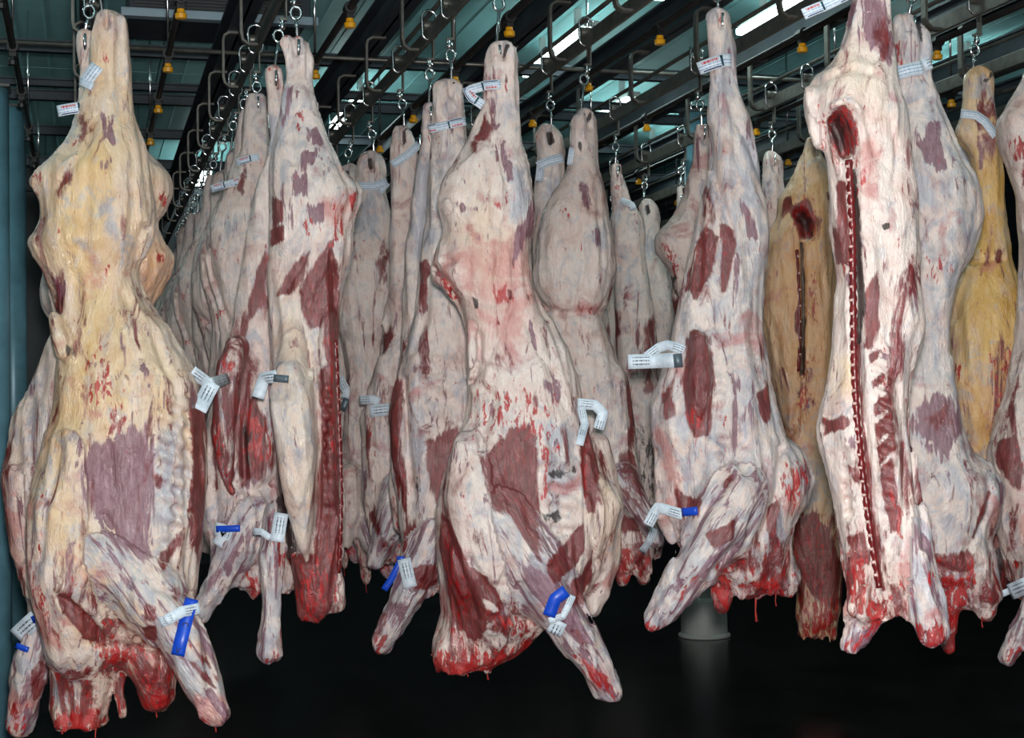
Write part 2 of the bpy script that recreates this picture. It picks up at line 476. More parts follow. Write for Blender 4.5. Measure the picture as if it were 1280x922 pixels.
# ------------------------------------------------------------------ carcass builder: a signed distance field meshed with surface nets
def pl(s): return [tuple(float(a) for a in t.split(',')) for t in s.split()]
def surface_nets(f, org, h):
    nx, ny, nz = f.shape
    neg = f < 0
    cnt = np.zeros((nx - 1, ny - 1, nz - 1), np.int8)
    for dx in (0, 1):
        for dy in (0, 1):
            for dz in (0, 1): cnt += neg[dx:nx - 1 + dx, dy:ny - 1 + dy, dz:nz - 1 + dz]
    act = (cnt > 0) & (cnt < 8)
    ci = np.argwhere(act)
    idx = np.full(act.shape, -1, np.int32); idx[act] = np.arange(len(ci))
    corners = np.array([(a, b, c) for a in (0, 1) for b in (0, 1) for c in (0, 1)])
    val = np.stack([f[ci[:, 0] + a, ci[:, 1] + b, ci[:, 2] + c] for a, b, c in corners], 1)
    acc = np.zeros((len(ci), 3)); n = np.zeros(len(ci))
    for i in range(8):
        for j in range(i + 1, 8):
            if np.abs(corners[i] - corners[j]).sum() != 1: continue
            s = (val[:, i] < 0) != (val[:, j] < 0)
            t = np.where(s, val[:, i] / np.where(s, val[:, i] - val[:, j], 1), 0)
            p = corners[i] + t[:, None] * (corners[j] - corners[i])
            acc += p * s[:, None]; n += s
    v = org + (ci + acc / n[:, None]) * h
    faces = []
    for ax in range(3):
        o1, o2 = [(1, 2), (2, 0), (0, 1)][ax]
        sl0 = [slice(1, -1)] * 3; sl1 = [slice(1, -1)] * 3
        sl0[ax] = slice(0, -1); sl1[ax] = slice(1, None)
        a = neg[tuple(sl0)]; b = neg[tuple(sl1)]
        for flip, msk in ((False, a & ~b), (True, ~a & b)):
            e = np.argwhere(msk)
            if not len(e): continue
            e = e + np.array([0 if q == ax else 1 for q in range(3)])
            def cell(d1, d2):
                q = e.copy(); q[:, o1] -= d1; q[:, o2] -= d2
                return idx[q[:, 0], q[:, 1], q[:, 2]]
            qd = np.stack([cell(1, 1), cell(0, 1), cell(0, 0), cell(1, 0)], 1)
            faces.append(qd[:, ::-1] if flip else qd)
    return v, np.concatenate(faces), ci

def smin(a, b, k):
    hh = np.clip(.5 + .5 * (b - a) / k, 0, 1)
    return b + (a - b) * hh - k * hh * (1 - hh)
def poly_sd(x, z, P):
    """signed distance to polygon in the plane (negative inside)"""
    d = np.full(x.shape, 1e9); ins = np.zeros(x.shape, bool)
    n = len(P)
    for i in range(n):
        ax, az = P[i]; bx, bz = P[(i + 1) % n]
        ex, ez = bx - ax, bz - az; wx, wz = x - ax, z - az
        t = np.clip((wx * ex + wz * ez) / (ex * ex + ez * ez + 1e-12), 0, 1)
        d = np.minimum(d, (wx - ex * t) ** 2 + (wz - ez * t) ** 2)
        c = (az > z) != (bz > z)
        ins ^= c & (x < ex * (z - az) / (ez if abs(ez) > 1e-9 else 1e-9) + ax)
    return np.where(ins, -1, 1) * np.sqrt(d)
def line_d(x, z, P):
    d = np.full(x.shape, 1e9)
    for i in range(len(P) - 1):
        ax, az = P[i]; bx, bz = P[i + 1]
        ex, ez = bx - ax, bz - az; wx, wz = x - ax, z - az
        t = np.clip((wx * ex + wz * ez) / (ex * ex + ez * ez + 1e-12), 0, 1)
        d = np.minimum(d, (wx - ex * t) ** 2 + (wz - ez * t) ** 2)
    return np.sqrt(d)
_rs = np.random.RandomState(3)
_W = [(_rs.normal(size=3), _rs.uniform(0, 6.28)) for _ in range(18)]
def wob(x, y, z, scale, k0, seed):
    s = 0
    for i in range(6):
        wv, ph = _W[k0 + i]
        s = s + np.sin((x * wv[0] + y * wv[1] + z * wv[2] * .6) / scale + ph + seed * (1.3 + i))
    return s / 6
CH = dict(m=(0, 0), k=(0, 1), y=(0, 2), p=(0, 3), u=(1, 0), o=(1, 1), d=(1, 2), i=(1, 3))
CARC = {}
PART_TINT = dict(foreleg='u:.55 p:.42 m:.14', neck='m:.50 i:.4 k:.28', hind_shank='u:.28 m:.13 p:.14', haunch='m:.12 u:.14', loin='m:.18 p:.08', ribcage='u:.22 i:.2 m:.29 p:.16', brisket='i:.3 m:.24', shoulder='u:.34 i:.2 m:.33 p:.26', flank_muscle='m:.6', flank_flap='', pelvic_shred='m:.4 k:.35')
def carcass(key, label, d, rows, sections, limbs=(), patches='', creases='', ribs=(), base='', vox=.010, flat=True, bcap=75, bf=.8,
            lump=7.5, group=None, cat='carcass', seed=0):
    """rows 'y xl xr [b [w]]' in photo pixels at distance d; limbs (part, k, 'x,y,r,w ...'); sections 'name:y ...'"""
    s = d / F_PX
    c0 = at(rows_first(rows)[1], rows_first(rows)[0], d)
    org = Vector((c0.x, c0.y, 0))
    def L(px, py):
        p = at(px, py, d) - org
        return p.dot(RT), p.z
    R_ = []
    for r in rows.split(';'):
        t = [float(q) for q in r.split()]
        if not t: continue
        y, xl, xr = t[:3]
        a = (xr - xl) / 2
        bb = t[3] if len(t) > 3 else min(a * bf, bcap)
        ww = t[4] if len(t) > 4 else 0.0
        l = L(xl, y); r2 = L(xr, y)
        R_.append(((l[1] + r2[1]) / 2, (l[0] + r2[0]) / 2, (r2[0] - l[0]) / 2, bb * s, -ww * s))
    R_ = np.array(R_)[::-1]
    LB = []
    for (pn, k, st) in limbs:
        q = []
        for t in pl(st):
            x, z = L(t[0], t[1]); q.append((x, -(t[3] if len(t) > 3 else 0) * s, z, t[2] * s))
        LB.append((pn, k * s, np.array(q)))
    lo = np.array([R_[:, 1].min() - R_[:, 2].max(), (R_[:, 4] - R_[:, 3]).min(), R_[:, 0].min()])
    hi = np.array([R_[:, 1].max() + R_[:, 2].max(), (R_[:, 4] + R_[:, 3]).max(), R_[:, 0].max()])
    lo[0] = (R_[:, 1] - R_[:, 2]).min(); hi[0] = (R_[:, 1] + R_[:, 2]).max()
    for _, _, q in LB:
        lo = np.minimum(lo, (q[:, :3] - q[:, 3:]).min(0)); hi = np.maximum(hi, (q[:, :3] + q[:, 3:]).max(0))
    lo -= .045; hi += .045
    N = np.ceil((hi - lo) / vox).astype(int) + 1
    gx = (lo[0] + np.arange(N[0]) * vox).astype(np.float32)
    gy = (lo[1] + np.arange(N[1]) * vox).astype(np.float32)
    gz = (lo[2] + np.arange(N[2]) * vox).astype(np.float32)
    def ip(col):
        v = np.interp(gz, R_[:, 0], R_[:, col])
        kk = max(1, int(.012 / vox)); ker = np.ones(2 * kk + 1) / (2 * kk + 1)
        return np.convolve(np.pad(v, kk, mode='edge'), ker, 'valid').astype(np.float32)
    cx, a, b, cy = ip(1), ip(2), ip(3), ip(4)
    zt, zb = R_[-1, 0], R_[0, 0]
    er = np.clip((zt - gz) / (R_[-1, 2] * .9), 0, 1); er = np.clip(1 - (1 - er) ** 2.4, .0004, 1) ** .42
    if not flat:
        e2 = np.clip((gz - zb) / (R_[0, 2] * .9), 0, 1); er = er * np.sqrt(np.clip(1 - (1 - e2) ** 2, .0004, 1))
    a = np.maximum(a * er, .002); b = np.maximum(b * er, .002)
    X = gx[:, None, None]; Y = gy[None, :, None]; Z = gz[None, None, :]
    pw_ = 2.3
    f = ((np.abs((X - cx) / a) ** pw_ + np.abs((Y - cy) / b) ** pw_) ** (1 / pw_) - 1) * np.minimum(a, b)
    rag = (.028 * wob(X, Y, Z * 0, .022, 4, seed) + .016 * wob(X, Y, Z * 0, .009, 9, seed)) if flat else 0
    f = np.maximum(f, np.maximum(Z - zt, zb + rag - Z)).astype(np.float32)
    names = [t.split(':') for t in sections.split()]
    pnames = [n for n, _ in names]
    lab = np.zeros(f.shape, np.int8); lim = np.zeros(f.shape, np.int8)
    zc = [L(rows_first(rows)[1], float(y))[1] for _, y in names]
    for i in range(1, len(names)): lab[:, :, gz < zc[i - 1]] = i
    for li, (pn, k, q) in enumerate(LB):
        if pn not in pnames: pnames.append(pn)
        pi = pnames.index(pn)
        m_ = k + .03
        l3 = (q[:, :3] - q[:, 3:]).min(0) - m_; h3 = (q[:, :3] + q[:, 3:]).max(0) + m_
        i0 = np.clip(((l3 - lo) / vox).astype(int), 0, N - 1); i1 = np.clip(((h3 - lo) / vox).astype(int) + 2, 1, N)
        sl = tuple(slice(i0[j], i1[j]) for j in range(3))
        xs, ys, zs = gx[sl[0]][:, None, None], gy[sl[1]][None, :, None], gz[sl[2]][None, None, :]
        c = None
        for i in range(len(q) - 1):
            A, B = q[i, :3], q[i + 1, :3]; e = B - A; ee = (e ** 2).sum() + 1e-9
            t = np.clip(((xs - A[0]) * e[0] + (ys - A[1]) * e[1] + (zs - A[2]) * e[2]) / ee, 0, 1)
            dd = np.sqrt((xs - A[0] - t * e[0]) ** 2 + (ys - A[1] - t * e[1]) ** 2 + (zs - A[2] - t * e[2]) ** 2) - (q[i, 3] + t * (q[i + 1, 3] - q[i, 3]))
            c = dd if c is None else np.minimum(c, dd)
        sub = f[sl]
        lab[sl] = np.where(c < sub - .004, pi, lab[sl])
        lim[sl] = np.where(c < sub - .004, li + 1, lim[sl])
        f[sl] = smin(sub, c.astype(np.float32), max(k, .004))
    # lumps, creases, ribs
    am = lump * .001
    f += am * wob(X, Y, Z, .045, 0, seed) + am * .5 * wob(X, Y, Z, .018, 6, seed + 2)
    fold = wob(X, Y, Z * .35, .026, 12, seed + 5)
    f += am * 1.1 * (np.abs(fold) * 2.2 - .6)
    front = np.clip((.03 - Y) / .06, 0, 1)
    X2, Z2 = gx[:, None], gz[None, :]
    X2, Z2 = np.broadcast_arrays(X2, Z2)
    add2 = np.zeros(X2.shape, np.float32)
    ft = rows_first(rows)
    creases = '2.4 10 %g,%g %g,%g\n' % (ft[1] + 1, ft[0] + 5, ft[1] + 4, ft[0] + 27) + creases
    for cr in creases.split('\n'):
        if not cr.strip(): continue
        wd, dp, pts_ = cr.strip().split(' ', 2)
        P = [L(*t[:2]) for t in pl(pts_)]
        add2 += float(dp) * s * np.exp(-(line_d(X2, Z2, P) / (float(wd) * s)) ** 2)
    for (poly, ang, per, amp) in ribs:
        P = [L(*t[:2]) for t in pl(poly)]
        mk = np.clip(-poly_sd(X2, Z2, P) / (10 * s), 0, 1)
        an = math.radians(ang)
        ph = (X2 * math.sin(an) + Z2 * math.cos(an)) / (per * s) * 2 * math.pi
        add2 += amp * s * mk * np.sin(ph)
    f += add2[:, None, :].astype(np.float32) * front
    low = np.clip((zb + .16 - Z) / .10, 0, 1)                # torn, lumpy neck end
    f += low * (.011 * wob(X, Y, Z, .024, 3, seed + 1) + .007 * wob(X, Y, Z, .011, 8, seed + 4))
    v, fa, ci = surface_nets(f, lo, vox)
    vl = lab[ci[:, 0], ci[:, 1], ci[:, 2]]; vi = lim[ci[:, 0], ci[:, 1], ci[:, 2]]
    flow = v.copy() + np.array([seed * 1.7, 0, seed * .9])
    for li, (pn, k, q) in enumerate(LB):
        e = q[-1, :3] - q[0, :3]; an = math.atan2(e[0], -e[2]) if e[2] < 0 else math.atan2(-e[0], e[2])
        sel = vi == li + 1
        x_, z_ = v[sel, 0], v[sel, 2]
        ca_, sa_ = math.cos(an), math.sin(an)
        flow[sel, 0] = x_ * ca_ + z_ * sa_ + seed; flow[sel, 2] = -x_ * sa_ + z_ * ca_ + li
    # normals of the whole surface
    e1 = v[fa[:, 2]] - v[fa[:, 0]]; e2 = v[fa[:, 3]] - v[fa[:, 1]]
    fn = np.cross(e1, e2); vn = np.zeros_like(v)
    for j in range(4): np.add.at(vn, fa[:, j], fn)
    vn /= np.linalg.norm(vn, axis=1)[:, None] + 1e-12
    # colours of fat, muscle, membrane and blood, plus painted dark in slots and cavities
    ca = np.zeros((2, len(v), 4), np.float32)
    for t in base.split():
        c_, val = t.split(':'); ca[CH[c_][0], :, CH[c_][1]] = float(val)
    for pi, pn in enumerate(pnames):
        sel = vl == pi
        for t in PART_TINT.get(pn, '').split():
            c_, val = t.split(':'); q = ca[CH[c_][0], :, CH[c_][1]]
            q[sel] = np.maximum(q[sel], float(val))
    gate = np.clip((.45 - vn[:, 1]) / .4, 0, 1)
    for pt in patches.split('\n'):
        if not pt.strip(): continue
        c_, st, sf, pts_ = pt.strip().split(' ', 3)
        P = [L(*t[:2]) for t in pl(pts_)]
        soft = float(sf) * s * 1.25
        mk = np.clip(.5 - poly_sd(v[:, 0], v[:, 2], P) / (2 * soft), 0, 1)
        q = ca[CH[c_][0], :, CH[c_][1]]
        val = mk * min(1.15, float(st) * (1.0 if c_ == 'k' else 1.2)) * gate
        if float(st) < 0: q[:] = q * (1 - mk * gate * -float(st))
        else: q[:] = np.maximum(q, val)
    fl_ = vl[fa]
    fp = np.sort(fl_, 1)[:, 1]
    zmin = v[:, 2].min()
    root = empty('beef_carcass', (org.x, org.y, zmin), -YAW)
    tag(root, label, cat, group)
    parts = []
    for pi, pn in enumerate(pnames):
        sel = fp == pi
        if sel.sum() < 12: continue
        used, inv = np.unique(fa[sel], return_inverse=True)
        q = inv.reshape(-1, 4)
        me = bpy.data.meshes.new(pn)
        me.vertices.add(len(used)); me.loops.add(q.size); me.polygons.add(len(q))
        vv = v[used] - np.array([0, 0, zmin])
        me.vertices.foreach_set('co', vv.astype(np.float32).ravel())
        me.loops.foreach_set('vertex_index', q.astype(np.int32).ravel())
        me.polygons.foreach_set('loop_start', np.arange(0, q.size, 4, dtype=np.int32))
        me.update(calc_edges=True)
        me.polygons.foreach_set('use_smooth', np.ones(len(q), bool))
        for i, an in enumerate(('tint_a', 'tint_b')):
            at_ = me.color_attributes.new(an, 'FLOAT_COLOR', 'POINT')
            at_.data.foreach_set('color', ca[i][used].ravel())
        fa_ = me.attributes.new('flow', 'FLOAT_VECTOR', 'POINT')
        fa_.data.foreach_set('vector', flow[used].astype(np.float32).ravel())
        me.normals_split_custom_set_from_vertices(vn[used].tolist())
        me.materials.append(MAT['flesh'])
        o = bpy.data.objects.new(pn, me); COL.objects.link(o); o.parent = root
        parts.append(o)
    W = np.stack([v[:, 0] * RT.x + v[:, 1] * FH.x + org.x, v[:, 0] * RT.y + v[:, 1] * FH.y + org.y, v[:, 2]], 1)
    CARC[key] = dict(root=root, d=d, s=s, bvh=BVHTree.FromPolygons(W.tolist(), fa.tolist()), parts=parts, ztop=v[:, 2].max(), zmin=zmin, org=org)
    return root
def rows_first(rows):
    t = [float(q) for q in rows.split(';')[0].split()]
    return (t[0], (t[1] + t[2]) / 2)
def drip(key, px, py, length, r, w_):
    c = CARC[key]; p = at(px, py, c['d'] - w_ * c['s'])
    q = p - c['root'].location
    loc = Vector((q.dot(RT), q.dot(FH), q.z))
    m = MB(); m.tube([loc + Vector((0, 0, .03)), loc, loc - Vector((.003, 0, length * .6)), loc - Vector((0, 0, length))], [r * 1.6, r, r * .6, r * 1.1], 6)
    o = m.build('sinew_drip', MAT['drip'], c['root'], smooth=True)
MAT['drip'] = simple_mat('blood_strand', lin(168, 60, 54), .25, 0, .3, 40)

def hook(key, px, py, k, desc, off=0.0):
    """trolley on rail k and the chrome hook the carcass hangs from"""
    c = CARC[key]
    p = at(px, py, c['d'])
    ztop = p.z
    root = empty('meat_hook', (rail_x(k), p.y, H_RAIL))
    tag(root, desc, 'hook', 'trolley hooks on the rails')
    m = MB(); m.tube([(-.026, 0, .075), (.026, 0, .075)], .022, 14); m.build('trolley_wheel', MAT['galv'], root, smooth=False)
    m = MB()
    loop = []
    for i in range(16):
        a_ = 2 * math.pi * i / 16
        loop.append((.034 * math.cos(a_), .0, .075 + .034 * math.sin(a_) + (.035 if math.sin(a_) > 0 else -.03)))
    m.tube(loop, .0065, 6, closed=True)
    m.build('yoke', MAT['chrome'], root, smooth=True)
    m = MB(); m.box(.012, .020, -.016, .016, -.075, .05); m.box(-.012, .020, -.016, .016, -.083, -.072); m.build('strap', MAT['galv'], root, bevel=.002)
    dx = p.x - rail_x(k)
    m = MB(); m.lathe([(.006, -.12), (.013, -.115), (.015, -.10), (.009, -.092), (.014, -.085), (.007, -.072)], 10); m.build('swivel', MAT['chrome'], root, smooth=True)
    zt = ztop - H_RAIL
    eye = [(dx * .5 + .020 * math.cos(2 * math.pi * i / 14), 0, -.145 + .024 * math.sin(2 * math.pi * i / 14)) for i in range(14)]
    m = MB(); m.tube(eye, .006, 6, closed=True); m.build('eye', MAT['chrome'], root, smooth=True)
    pts = [(dx * .5, 0, -.168), (dx * .8, .0, (-.168 + zt) / 2), (dx, .01, zt), (dx, .012, zt - .05)]
    for i in range(1, 7):
        a_ = math.pi * i / 6
        pts.append((dx, .012 - .035 * (1 - math.cos(a_)) / 2 * 1.2, zt - .05 - .03 * math.sin(a_)))
    pts.append((dx, -.03, zt - .02))
    m = MB(); m.tube(pts, .0065, 8); m.build('shank', MAT['chrome'], root, smooth=True)
    return root
# ------------------------------------------------------------------ the carcasses, front to back
dA = 5.28
carcass('A', 'yellow tinted beef carcass nearest the left edge, big purple patch on its ribs', dA,
 '12 122 146;24 119 158;40 114 160;62 112 162;82 113 163;100 112 162;120 106 163;140 99 165;160 94 170;180 84 178;196 70 182;207 57 184;220 50 186;236 50 188;256 52 191;276 53 192;290 47 190;304 39 186;318 45 180;332 51 174;346 58 171;366 69 179;384 74 191;400 76 204;430 74 220;452 72 234;472 70 245;500 68 249;530 63 253;560 54 256;600 46 256;640 41 254;690 40 249;740 46 243 62;770 56 232 56;800 64 206 48;820 67 180 42;840 66 150 38;870 67 138 36;906 72 130 34',
 'hind_shank:185 haunch:350 loin:470 ribcage:765 neck:940',
 limbs=[('foreleg', 22, '150,690,40,45 205,745,38,50 240,790,30,55 265,840,22,60 282,878,17,62'),
        ('neck', 14, '180,800,32,10 192,835,30,5 198,866,22,5'),
        ('neck', 8, '152,830,9,10 152,860,6,10 154,892,4,10'),
        ('shoulder', 26, '110,560,26,50 95,640,40,52 100,720,44,50 105,800,36,35'),
        ('haunch', 12, '50,228,9,10 62,232,16,20'), ('haunch', 10, '43,302,7,0 60,310,16,10'),
        ('loin', 8, '80,400,8,48 90,425,10,55 95,442,9,55')],
 patches='''y .66 40 75,60 162,60 185,200 190,300 172,350 200,420 245,490 250,560 205,540 130,560 100,620 60,640 60,560 74,420 50,300 60,220 100,130
y .55 20 95,560 130,600 150,680 190,720 230,760 200,790 130,740 90,700 60,640
y .5 16 160,640 176,665 185,690 200,710 180,700 160,680
m .5 9 120,106 129,140 133,160 112,190 96,180 99,152 110,122
k .62 4 134,64 147,68 142,82 134,82
p .7 6 131,144 146,150 153,186 140,182
k .5 7 104,174 116,178 112,191 103,188
m .62 7 84,232 104,214 107,233 103,258 88,263 77,248
p .6 6 136,205 152,204 150,222 136,224
k .6 6 49,216 63,218 64,236 50,237
u .7 8 106,303 128,305 131,321 110,323
u .5 14 120,240 180,255 185,320 165,330 140,300 125,275
k .5 5 138,332 150,334 147,362 137,356
i .6 14 128,325 160,330 158,365 130,365
p .75 6 76,352 97,358 96,372 88,390 80,378
d .5 4 83,372 90,370 90,386 84,384
d .5 4 101,434 110,432 111,448 102,448
p 1 10 168,545 196,530 203,560 203,692 185,688 164,672 150,648 138,636 128,600 122,578 142,556
p .6 6 186,452 206,462 210,474 198,470
k .58 7 148,520 158,502 172,504 180,535 165,545 150,540
m .75 4 245,478 258,520 258,660 247,722 243,640 246,560
u .62 14 204,545 240,520 243,600 236,680 212,690 204,650
m .6 5 204,590 220,584 218,610 205,612
m .8 5 240,655 229,662 214,692 220,704 236,676
m .55 6 242,706 228,738 236,748 243,738
k .45 12 44,670 75,700 92,765 102,795 80,795 58,745
i .7 16 40,640 70,690 100,795 64,800 45,720
k .6 4 70,676 78,674 86,694 78,696
k .5 5 116,716 126,714 126,728 117,728
m 1 4 97,734 108,730 130,758 146,786 140,797 126,788 108,758
k .7 7 128,790 165,798 188,804 205,812 176,826 150,828
o .6 6 100,748 112,762 128,790 145,800 128,796
i .5 20 100,660 150,690 150,720 120,740
k .8 6 66,892 110,880 132,880 132,910 66,910
k .45 8 180,826 205,838 225,862 182,872
k .7 5 165,864 222,858 222,884 165,884
i .8 10 165,815 220,815 222,862 165,862
k .6 7 150,830 160,840 160,895 144,895
m .8 3 250,808 262,812 286,848 280,846
m .6 3 258,798 275,812 292,846 284,840
k .6 6 212,812 240,850 268,888 280,890 250,850 225,812
i .8 8 250,855 300,850 306,896 270,896
u .6 14 60,800 110,820 120,870 70,880
u .6 10 215,770 258,770 280,820 250,850 225,810
m .8 5 198,742 216,746 214,764 200,764
m .8 5 192,772 216,768 216,792 196,792
u .55 12 118,718 180,700 205,740 200,770 150,740
p .5 10 170,700 205,715 215,735 190,735
i .5 12 45,560 60,560 56,640 44,660
k .45 4 120,440 150,430 165,480 150,520 130,500''',
 creases='''4 6 185,285 178,300 170,340 176,362 188,384 205,402
5 4 76,395 75,440 73,490 64,530
4 5 150,640 180,690 215,725 246,742
5 5 97,560 84,640 78,690
5 9 100,735 112,742 130,765 143,790
4 7 130,792 170,800 212,808
5 -3 88,400 92,420
4 4 215,806 208,790
6 3 160,370 200,430 225,470
5 3 130,150 118,200 90,240''',
 ribs=[('204,500 250,480 254,650 210,690', 25, 22, 2.2), ('150,380 190,400 230,500 170,500', -30, 26, 1.2)],
 base='y:.18 u:.1', vox=.0085, bcap=72, seed=1)

dA2 = dA + .36
carcass('A2', 'second carcass pressed behind the yellow tinted one, its haunch peeking out right', dA2,
 '36 100 116;50 97 119;90 99 122;140 96 160;190 88 184;204 80 199;214 74 208;226 70 212;244 64 212;262 60 205;274 60 196;288 60 196;302 60 203;322 60 215;346 62 209;370 66 197;386 68 188;412 70 186;432 62 214;462 50 232;492 36 250;522 23 254;560 13 255;600 10 255;640 12 255;690 27 250;735 38 240;780 60 220;830 90 190',
 'hind_shank:190 haunch:385 loin:470 ribcage:800 neck:850',
 limbs=[('foreleg', 14, '75,730,28,10 58,775,20,15 46,830,22,18 36,870,20,18 28,898,17,18'), ('shoulder', 20, '40,600,22,30 48,680,18,30 60,730,14,20')],
 patches='''m .6 10 10,560 28,540 34,600 36,680 22,690 10,620
m .62 5 66,412 74,414 58,460 46,486 50,462
k .6 4 200,318 214,318 212,330 202,330
k .6 4 204,238 213,242 212,262 205,262
o .8 12 182,290 215,310 214,350 195,385 182,360
y .5 20 180,200 214,220 210,270 184,280
i .7 12 8,600 40,560 48,700 34,740 16,680
u .5 12 36,480 70,440 72,600 50,640
k .55 8 8,880 40,860 46,920 8,920
u .6 10 36,780 56,780 50,850 30,850
m .7 5 50,830 66,800 66,850 52,872
i .6 10 20,850 50,870 40,918 10,918''',
 base='y:.15 u:.15', vox=.011, bcap=60, seed=2)

dB = d_on_rail(368, 45, 1)
carcass('B', 'split carcass left of centre with red muscle and exposed backbone down its side', dB,
 '43 353 379;56 352 378;76 357 376;96 357 377;108 354 382;124 352 394;142 351 398;160 349 404;176 345 410;190 341 420;206 339 426;222 338 438;238 337 448;252 337 450;270 337 442;290 338 440;310 339 440;334 337 436;360 336 430;400 336 424;440 338 423;480 340 423;520 342 424;580 346 428;640 352 430;690 362 428;730 370 424;758 372 418;778 374 400',
 'hind_shank:140 haunch:330 loin:440 ribcage:690 neck:800',
 limbs=[('achilles_tendon', 6, '378,58,7,-8 385,75,8,-6 384,100,8,-4 390,125,7,0'),
        ('flank_flap', 26, '374,425,10,30 372,470,24,46 372,510,30,54 380,560,28,60 384,620,21,58 388,670,10,52 391,695,4,48'),
        ('foreleg', 10, '352,640,18,20 346,690,15,30 345,740,12,34 344,780,12,36 344,808,15,36'),
        ('neck', 10, '420,730,12,0 422,755,9,0'), ('haunch', 8, '438,240,12,0 432,262,10,0')],
 patches='''u .8 7 354,100 368,108 366,150 356,190 350,210 347,170
p .75 6 358,112 370,108 366,140 357,160
k .65 4 370,146 379,142 381,162 374,166
k .5 4 355,42 376,42 376,52 357,52
p .85 5 387,164 398,162 406,186 394,184
p .8 5 378,196 402,190 402,210 382,222
p .8 6 373,226 390,222 390,250 374,250
p .8 6 391,262 410,264 412,282 394,284
k .6 5 384,284 393,282 394,300 386,300
u .8 8 352,212 366,208 368,236 354,240
p .5 10 352,240 366,240 372,280 360,290
m .85 5 345,250 358,258 360,280 344,286
m .8 5 340,290 362,286 360,304 342,310
k .7 5 420,262 436,252 432,280 430,306 420,312
k .6 4 438,246 450,238 446,272 438,276
i .6 8 408,258 436,240 446,270 420,300
m .9 5 396,311 386,345 370,371 352,371 360,350 380,328
m .95 6 396,330 418,308 416,360 408,412 392,414 380,392 378,368
k .45 6 384,395 396,400 392,418 384,416
m .9 4 412,320 424,330 424,420 414,460 404,430
k .6 4 408,420 420,410 424,520 426,600 420,600 414,520
m .85 5 402,470 424,430 428,640 424,740 404,750 396,690 400,620 406,540
k .55 5 411,440 420,440 423,540 416,560
p .5 5 374,520 384,524 386,560 376,556
m .6 4 360,545 370,560 374,582 366,580
d 1 3 338,470 348,500 356,580 366,640 372,690 366,690 352,640 344,560
p .5 8 405,500 416,500 420,600 408,600
u .35 20 345,440 400,430 402,560 390,650 370,560
m .8 8 366,690 424,690 420,760 400,782 372,780
k .5 7 372,720 415,700 410,782 372,782
i .8 8 372,740 400,740 396,782 372,782
k .6 5 344,640 362,680 366,712 350,700
k .5 5 332,806 358,806 356,826 334,826
u .55 8 332,690 356,690 352,770 336,770
k .55 4 358,700 362,760 356,800
y .25 30 345,380 400,380 402,620 385,690''',
 creases='''3 8 338,470 346,520 356,590 364,650 372,692
3 6 400,480 404,560 402,640 394,700
3 5 418,320 420,420 424,520 427,640
4 3 360,372 384,330 396,312
4 4 378,370 386,420 392,470''',
 ribs=[('404,470 422,470 424,640 406,640', 15, 17, 2.5)],
 base='u:.32', vox=.0085, bcap=58, seed=3)

dB1 = dB + .34
carcass('B1', 'opened half carcass left of the split one, dark red cavity with muscle band', dB1,
 '82 335 351;94 333 354;130 335 355;176 337 356;196 334 360;216 328 356;246 318 352;296 309 350;350 300 350;400 294 346;440 283 346;480 271 346;520 261 347;560 255 348;600 251 350;640 250 352;680 262 356;715 288 366;735 300 372',
 'hind_shank:200 haunch:340 loin:440 ribcage:690 neck:760',
 limbs=[('flank_muscle', 8, '306,436,14,46 300,460,17,54 294,500,17,58 289,540,14,58 292,580,9,56 300,612,4,52'),
        ('foreleg', 14, '318,640,24,25 302,680,25,32 280,722,17,36 258,762,11,38'),
        ('neck', 8, '318,700,14,5 320,738,10,5')],
 patches='''u .8 6 334,140 352,150 354,184 338,186
k .5 3 334,84 340,84 340,92 334,92
m .85 5 312,380 336,310 340,330 330,380 308,430 302,420
k .5 6 336,310 342,320 338,360 334,350
m .55 6 290,440 318,436 318,480 304,560 300,600 290,600 276,540 284,490
p .5 6 300,470 314,470 304,540 292,540
k .7 5 288,452 306,444 304,462 288,476
k .6 4 276,520 286,520 300,600 310,622 300,618 282,580
m .85 6 306,490 340,520 348,580 334,602 306,592 300,545
k .6 8 306,500 346,530 346,575 312,580
d .6 8 306,520 320,540 320,580 308,580
p .7 6 312,582 336,580 332,600 314,602
m .7 4 268,530 276,540 282,610 274,612
p .5 7 280,620 300,625 296,650 282,648
k .5 5 278,645 305,650 300,660 280,655
p .6 3 270,715 300,690 296,704 262,752
p .55 3 280,735 310,700 316,706 284,742
m .6 5 314,680 330,680 330,690 314,692
k .8 5 312,715 328,715 328,748 312,748
u .55 20 256,560 290,600 330,660 320,730 262,770
i .5 10 300,440 340,440 340,480 310,490''',
 creases='''4 8 318,470 310,540 312,600
4 4 300,600 320,615 345,600
5 4 270,560 280,640''',
 base='u:.34', vox=.010, bcap=50, seed=4)

